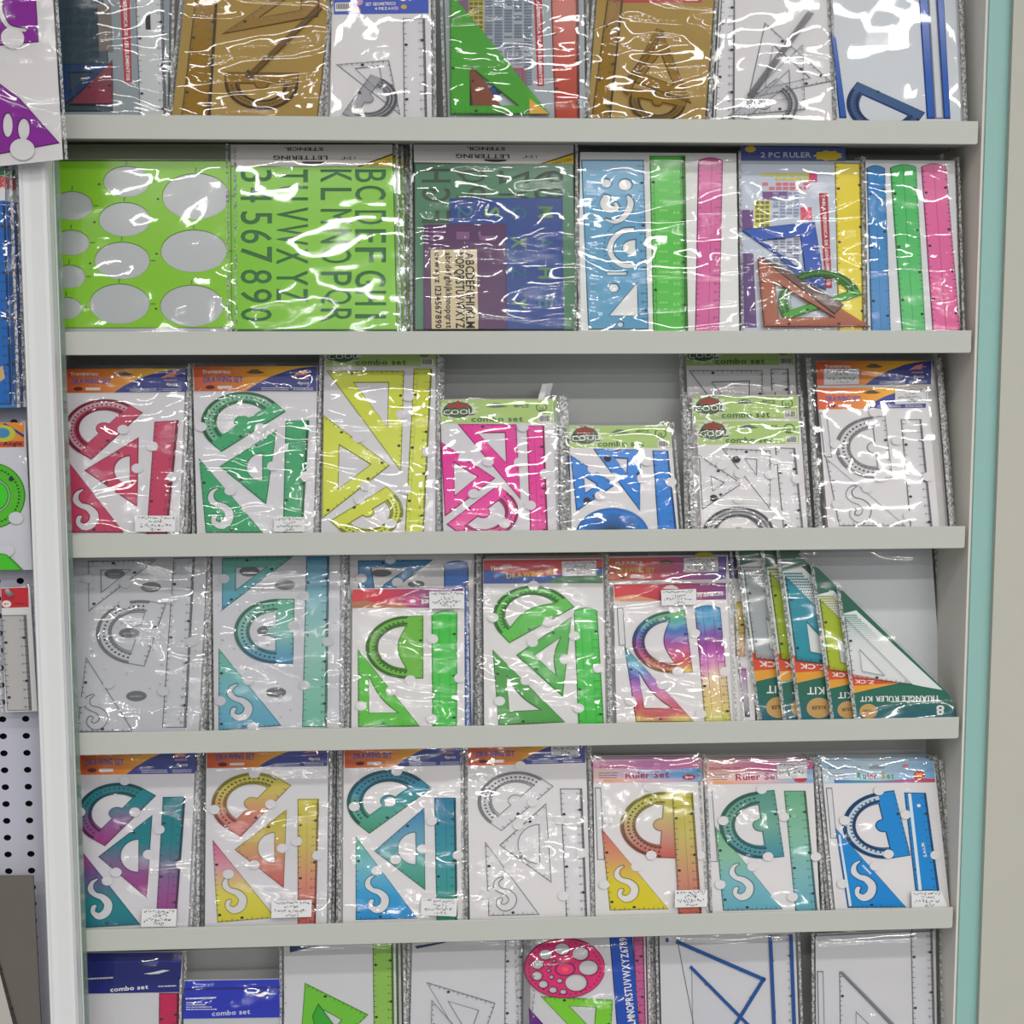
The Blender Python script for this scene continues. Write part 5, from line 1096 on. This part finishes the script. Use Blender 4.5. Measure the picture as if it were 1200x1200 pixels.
# ================================================================== pegboard wares (hung on hooks)
L1 = Crop(0, 0, 4.8); L2 = Crop(0, 180, 3.745); L3 = Crop(0, 480, 3.158); L4 = Crop(0, 660, 5); L5 = Crop(0, 840, 3.333)
HOOK = solid((150, 152, 156), .25)
def hook(p, crop, y0, y1, label):
    a = onY(*crop(p), y0); mb = MB(); n = 10; r = .0028; vs = []
    pts = [(a.x, YPEG + .004, a.z), (a.x, y1 + .01, a.z), (a.x, y1, a.z + .006)]
    for q in pts: vs += [(q[0] + r * math.cos(2 * math.pi * i / n), q[1], q[2] + r * math.sin(2 * math.pi * i / n)) for i in range(n)]
    fs = [(k * n + i, k * n + (i + 1) % n, (k + 1) * n + (i + 1) % n, (k + 1) * n + i) for k in range(2) for i in range(n)] + [tuple(range(2 * n, 3 * n))]
    mb.add(vs, fs, HOOK); o = mb.obj('peg_hook', smooth=True); tag(o, label, 'hook')
PU = P_((142, 22, 156), .12)
z_ = 1.2
P = Pack('geometry_set_pack', 'purple set square pack hanging in front of the post, top left corner', None, L1, 0, yb=-.075, lean=-2, z=onY(0, 190, -.075).z)
P.card([(-250, -500), (268, -500), (355, 897), (-250, 962)], WHITE)
P.piece('protractor', [(-200, -300), (195, -300), (205, 0), (220, 238), (-20, 260), (-200, 255)], [stroke([(0, -120, 30), (0, 40, 30), (18, 105, 26), (60, 155, 22), (150, 172, 18)], 6)], *PU)
P.tri((-140, 380), (112, 552), (338, 806), *PU, hole=None) if False else P.piece('set_square', [(-200, 420), (0, 470), (112, 552), (338, 806), (-200, 905)], [ell(46, 705, 27, 66), ell(136, 728, 32, 60)], *PU)
for c, r1, r2 in (((75, 216), 58, 52), ((130, 842), 62, 54)):
    p = P.uv(c); mb = MB(); plate(mb, ell(p[0], p[1], r1 / 4800, r2 / 4800, 24), [], .0029, .0004, 0, WHITE, CLEAREDGE); mb.obj('card_tab', P.o)
P.film('crumpled', amp=.002); P.done()
hook((-120, -380), L1, -.075, -.10, 'metal hook holding the purple pack, above the frame')
P = Pack('geometry_set_pack', 'blue pack with green and red header, frontmost of the stack on the pegboard', None, L2, 0, yb=-.052, lean=0, z=onY(0, 478, -.052).z)
P.card([(-220, 60), (22, 62), (58, 1114), (-200, 1118)], solid((40, 120, 190), .3)); h = P.header([(-220, 60), (22, 62), (24, 206), (-218, 206)], WHITE)
P.fill([(-218, 62), (22, 64), (20, 96), (-218, 96)], solid((40, 140, 60), .4), h); P.fill([(-218, 100), (23, 98), (24, 152), (-218, 152)], solid((196, 40, 44), .4), h)
P.ruler([(-60, 215), (24, 212), (56, 1100), (-30, 1100)], *P_((28, 110, 196), .15)); P.fill([(-20, 950), (15, 930), (25, 985), (-10, 1010)], solid((200, 170, 120), .5), P.c, d=.003); P.film('crumpled', r=6); P.done()
P.back(3, dxs=(.0045, .008, .0105), labels=['second blue pack behind the front one on the pegboard', 'third blue pack behind the front one on the pegboard', 'rearmost blue pack of the stack on the pegboard'])
for n_ in [o for o in bpy.data.objects if o.get('label', '').endswith('the stack on the pegboard')]: pass
hook((-100, 90), L2, -.052, -.07, 'metal hook holding the blue packs at the left frame edge')
P = Pack('protractor_pack', 'green round protractor pack with orange header hanging on the pegboard', None, L3, 0, yb=-.036, lean=0, z=onY(0, 668, -.036).z, cat='protractor')
P.card([(-220, 46), (94, 48), (121, 592), (-210, 602)], solid((206, 206, 214), .45)); h = P.header([(-218, 48), (90, 48), (90, 138), (-216, 142)], solid((224, 140, 30), .4))
P.fill([(20, 50), (90, 92), (90, 104), (10, 52)], NAVY, h, name='blue_stripe'); P.dot((12, 88), 44, 30, solid((190, 190, 50), .5), h, name='printed_globe'); P.dot((10, 86), 26, 18, solid((60, 130, 180), .5), h, d=.0016, name='printed_globe')
P.fill([(-216, 118), (90, 116), (90, 138), (-216, 142)], solid((206, 70, 30), .4), h, d=.0014, name='red_band'); P.text('n Angle', (-10, 133), (84, 131), 14, BLACK, h, d=.0018)
GP = (88, 200, 40)
P.piece('protractor', ell(-30, 318, 125, 122, 44), [ell(-30, 318, 68, 64, 30)], *P_(GP, .2)); d_ = P.o.children[-1]; P.piece('protractor_centre', ell(-30, 318, 64, 60, 30), [], *P_((70, 220, 40), .2))
for k in range(48): P.dot((-30 + 104 * math.cos(k * math.pi / 24), 318 + 101 * math.sin(k * math.pi / 24)), 4, 3.4, INK, d_, d=.0031, name='scale_print', n=6)
P.dot((44, 256), 9, 8, INK, d_, d=.0032, name='scale_print'); P.tabs([(62, 400), (28, 520)], r=7, m=solid((206, 206, 214), .45)); P.tri((-60, 520), (28, 534), (88, 592), *P_((80, 210, 40), .2), hole=None); P.piece('set_square', [(-150, 500), (28, 534), (86, 592), (-150, 598)], [], *P_((80, 210, 40), .2), d0=.003)
P.film('calm'); P.done(); hook((-60, 78), L3, -.036, -.055, 'metal hook holding the green protractor pack')
P = Pack('ruler_pack', 'clear ruler on white card with small red header hanging on pegboard', None, L4, 0, yb=-.032, lean=0, z=onY(20, 834, -.032).z, cat='ruler')
P.card([(8, 142), (178, 138), (222, 864), (36, 870)], WHITE, th=.002); P.o['label'] = 'clear ruler on white card with small red header hanging on pegboard'
h = P.header([(10, 146), (168, 140), (171, 255), (13, 260)], solid((196, 30, 44), .35), d0=.002); P.dot((42, 236), 26, 20, TXTW, h, d=.0027, name='round_logo'); P.bars((28, 241), (56, 239), 10, solid((196, 30, 44), .5), h, d=.003)
P.bars((90, 240), (145, 238), 12, solid((130, 16, 30), .5), h, d=.0027); P.ruler([(12, 302), (158, 300), (190, 858), (46, 862)], plastic((216, 214, 212), .5), plastic((150, 150, 152), .3), d0=.002, ridge=None); P.film('calm', d=.009); P.done()
P.back(2, dxs=(.003, .005), labels=['second clear ruler card behind the red headed one on pegboard', 'rearmost clear ruler card behind the red headed one on pegboard']) if False else None
hook((70, 176), L4, -.032, -.052, 'metal hook through the red header of the clear ruler card')
TP = solid((102, 97, 91), .5, noise_amt=.1)
P = Pack('drawing_board_pack', 'taupe flat board with steel ruler hanging at the lower left corner', None, L5, 0, yb=-.04, lean=0, z=onY(0, 1330, -.04).z, cat='board')
P.card([(-250, 620), (132, 618), (190, 1700), (-250, 1700)], TP, th=.004); P.ruler([(-140, 700), (-10, 905), (110, 1330), (0, 1560)], solid((176, 172, 166), .25), solid((60, 58, 54), .4), d0=.004, clip=False); P.done()
hook((-100, 640), L5, -.04, -.055, 'metal hook holding the taupe board')
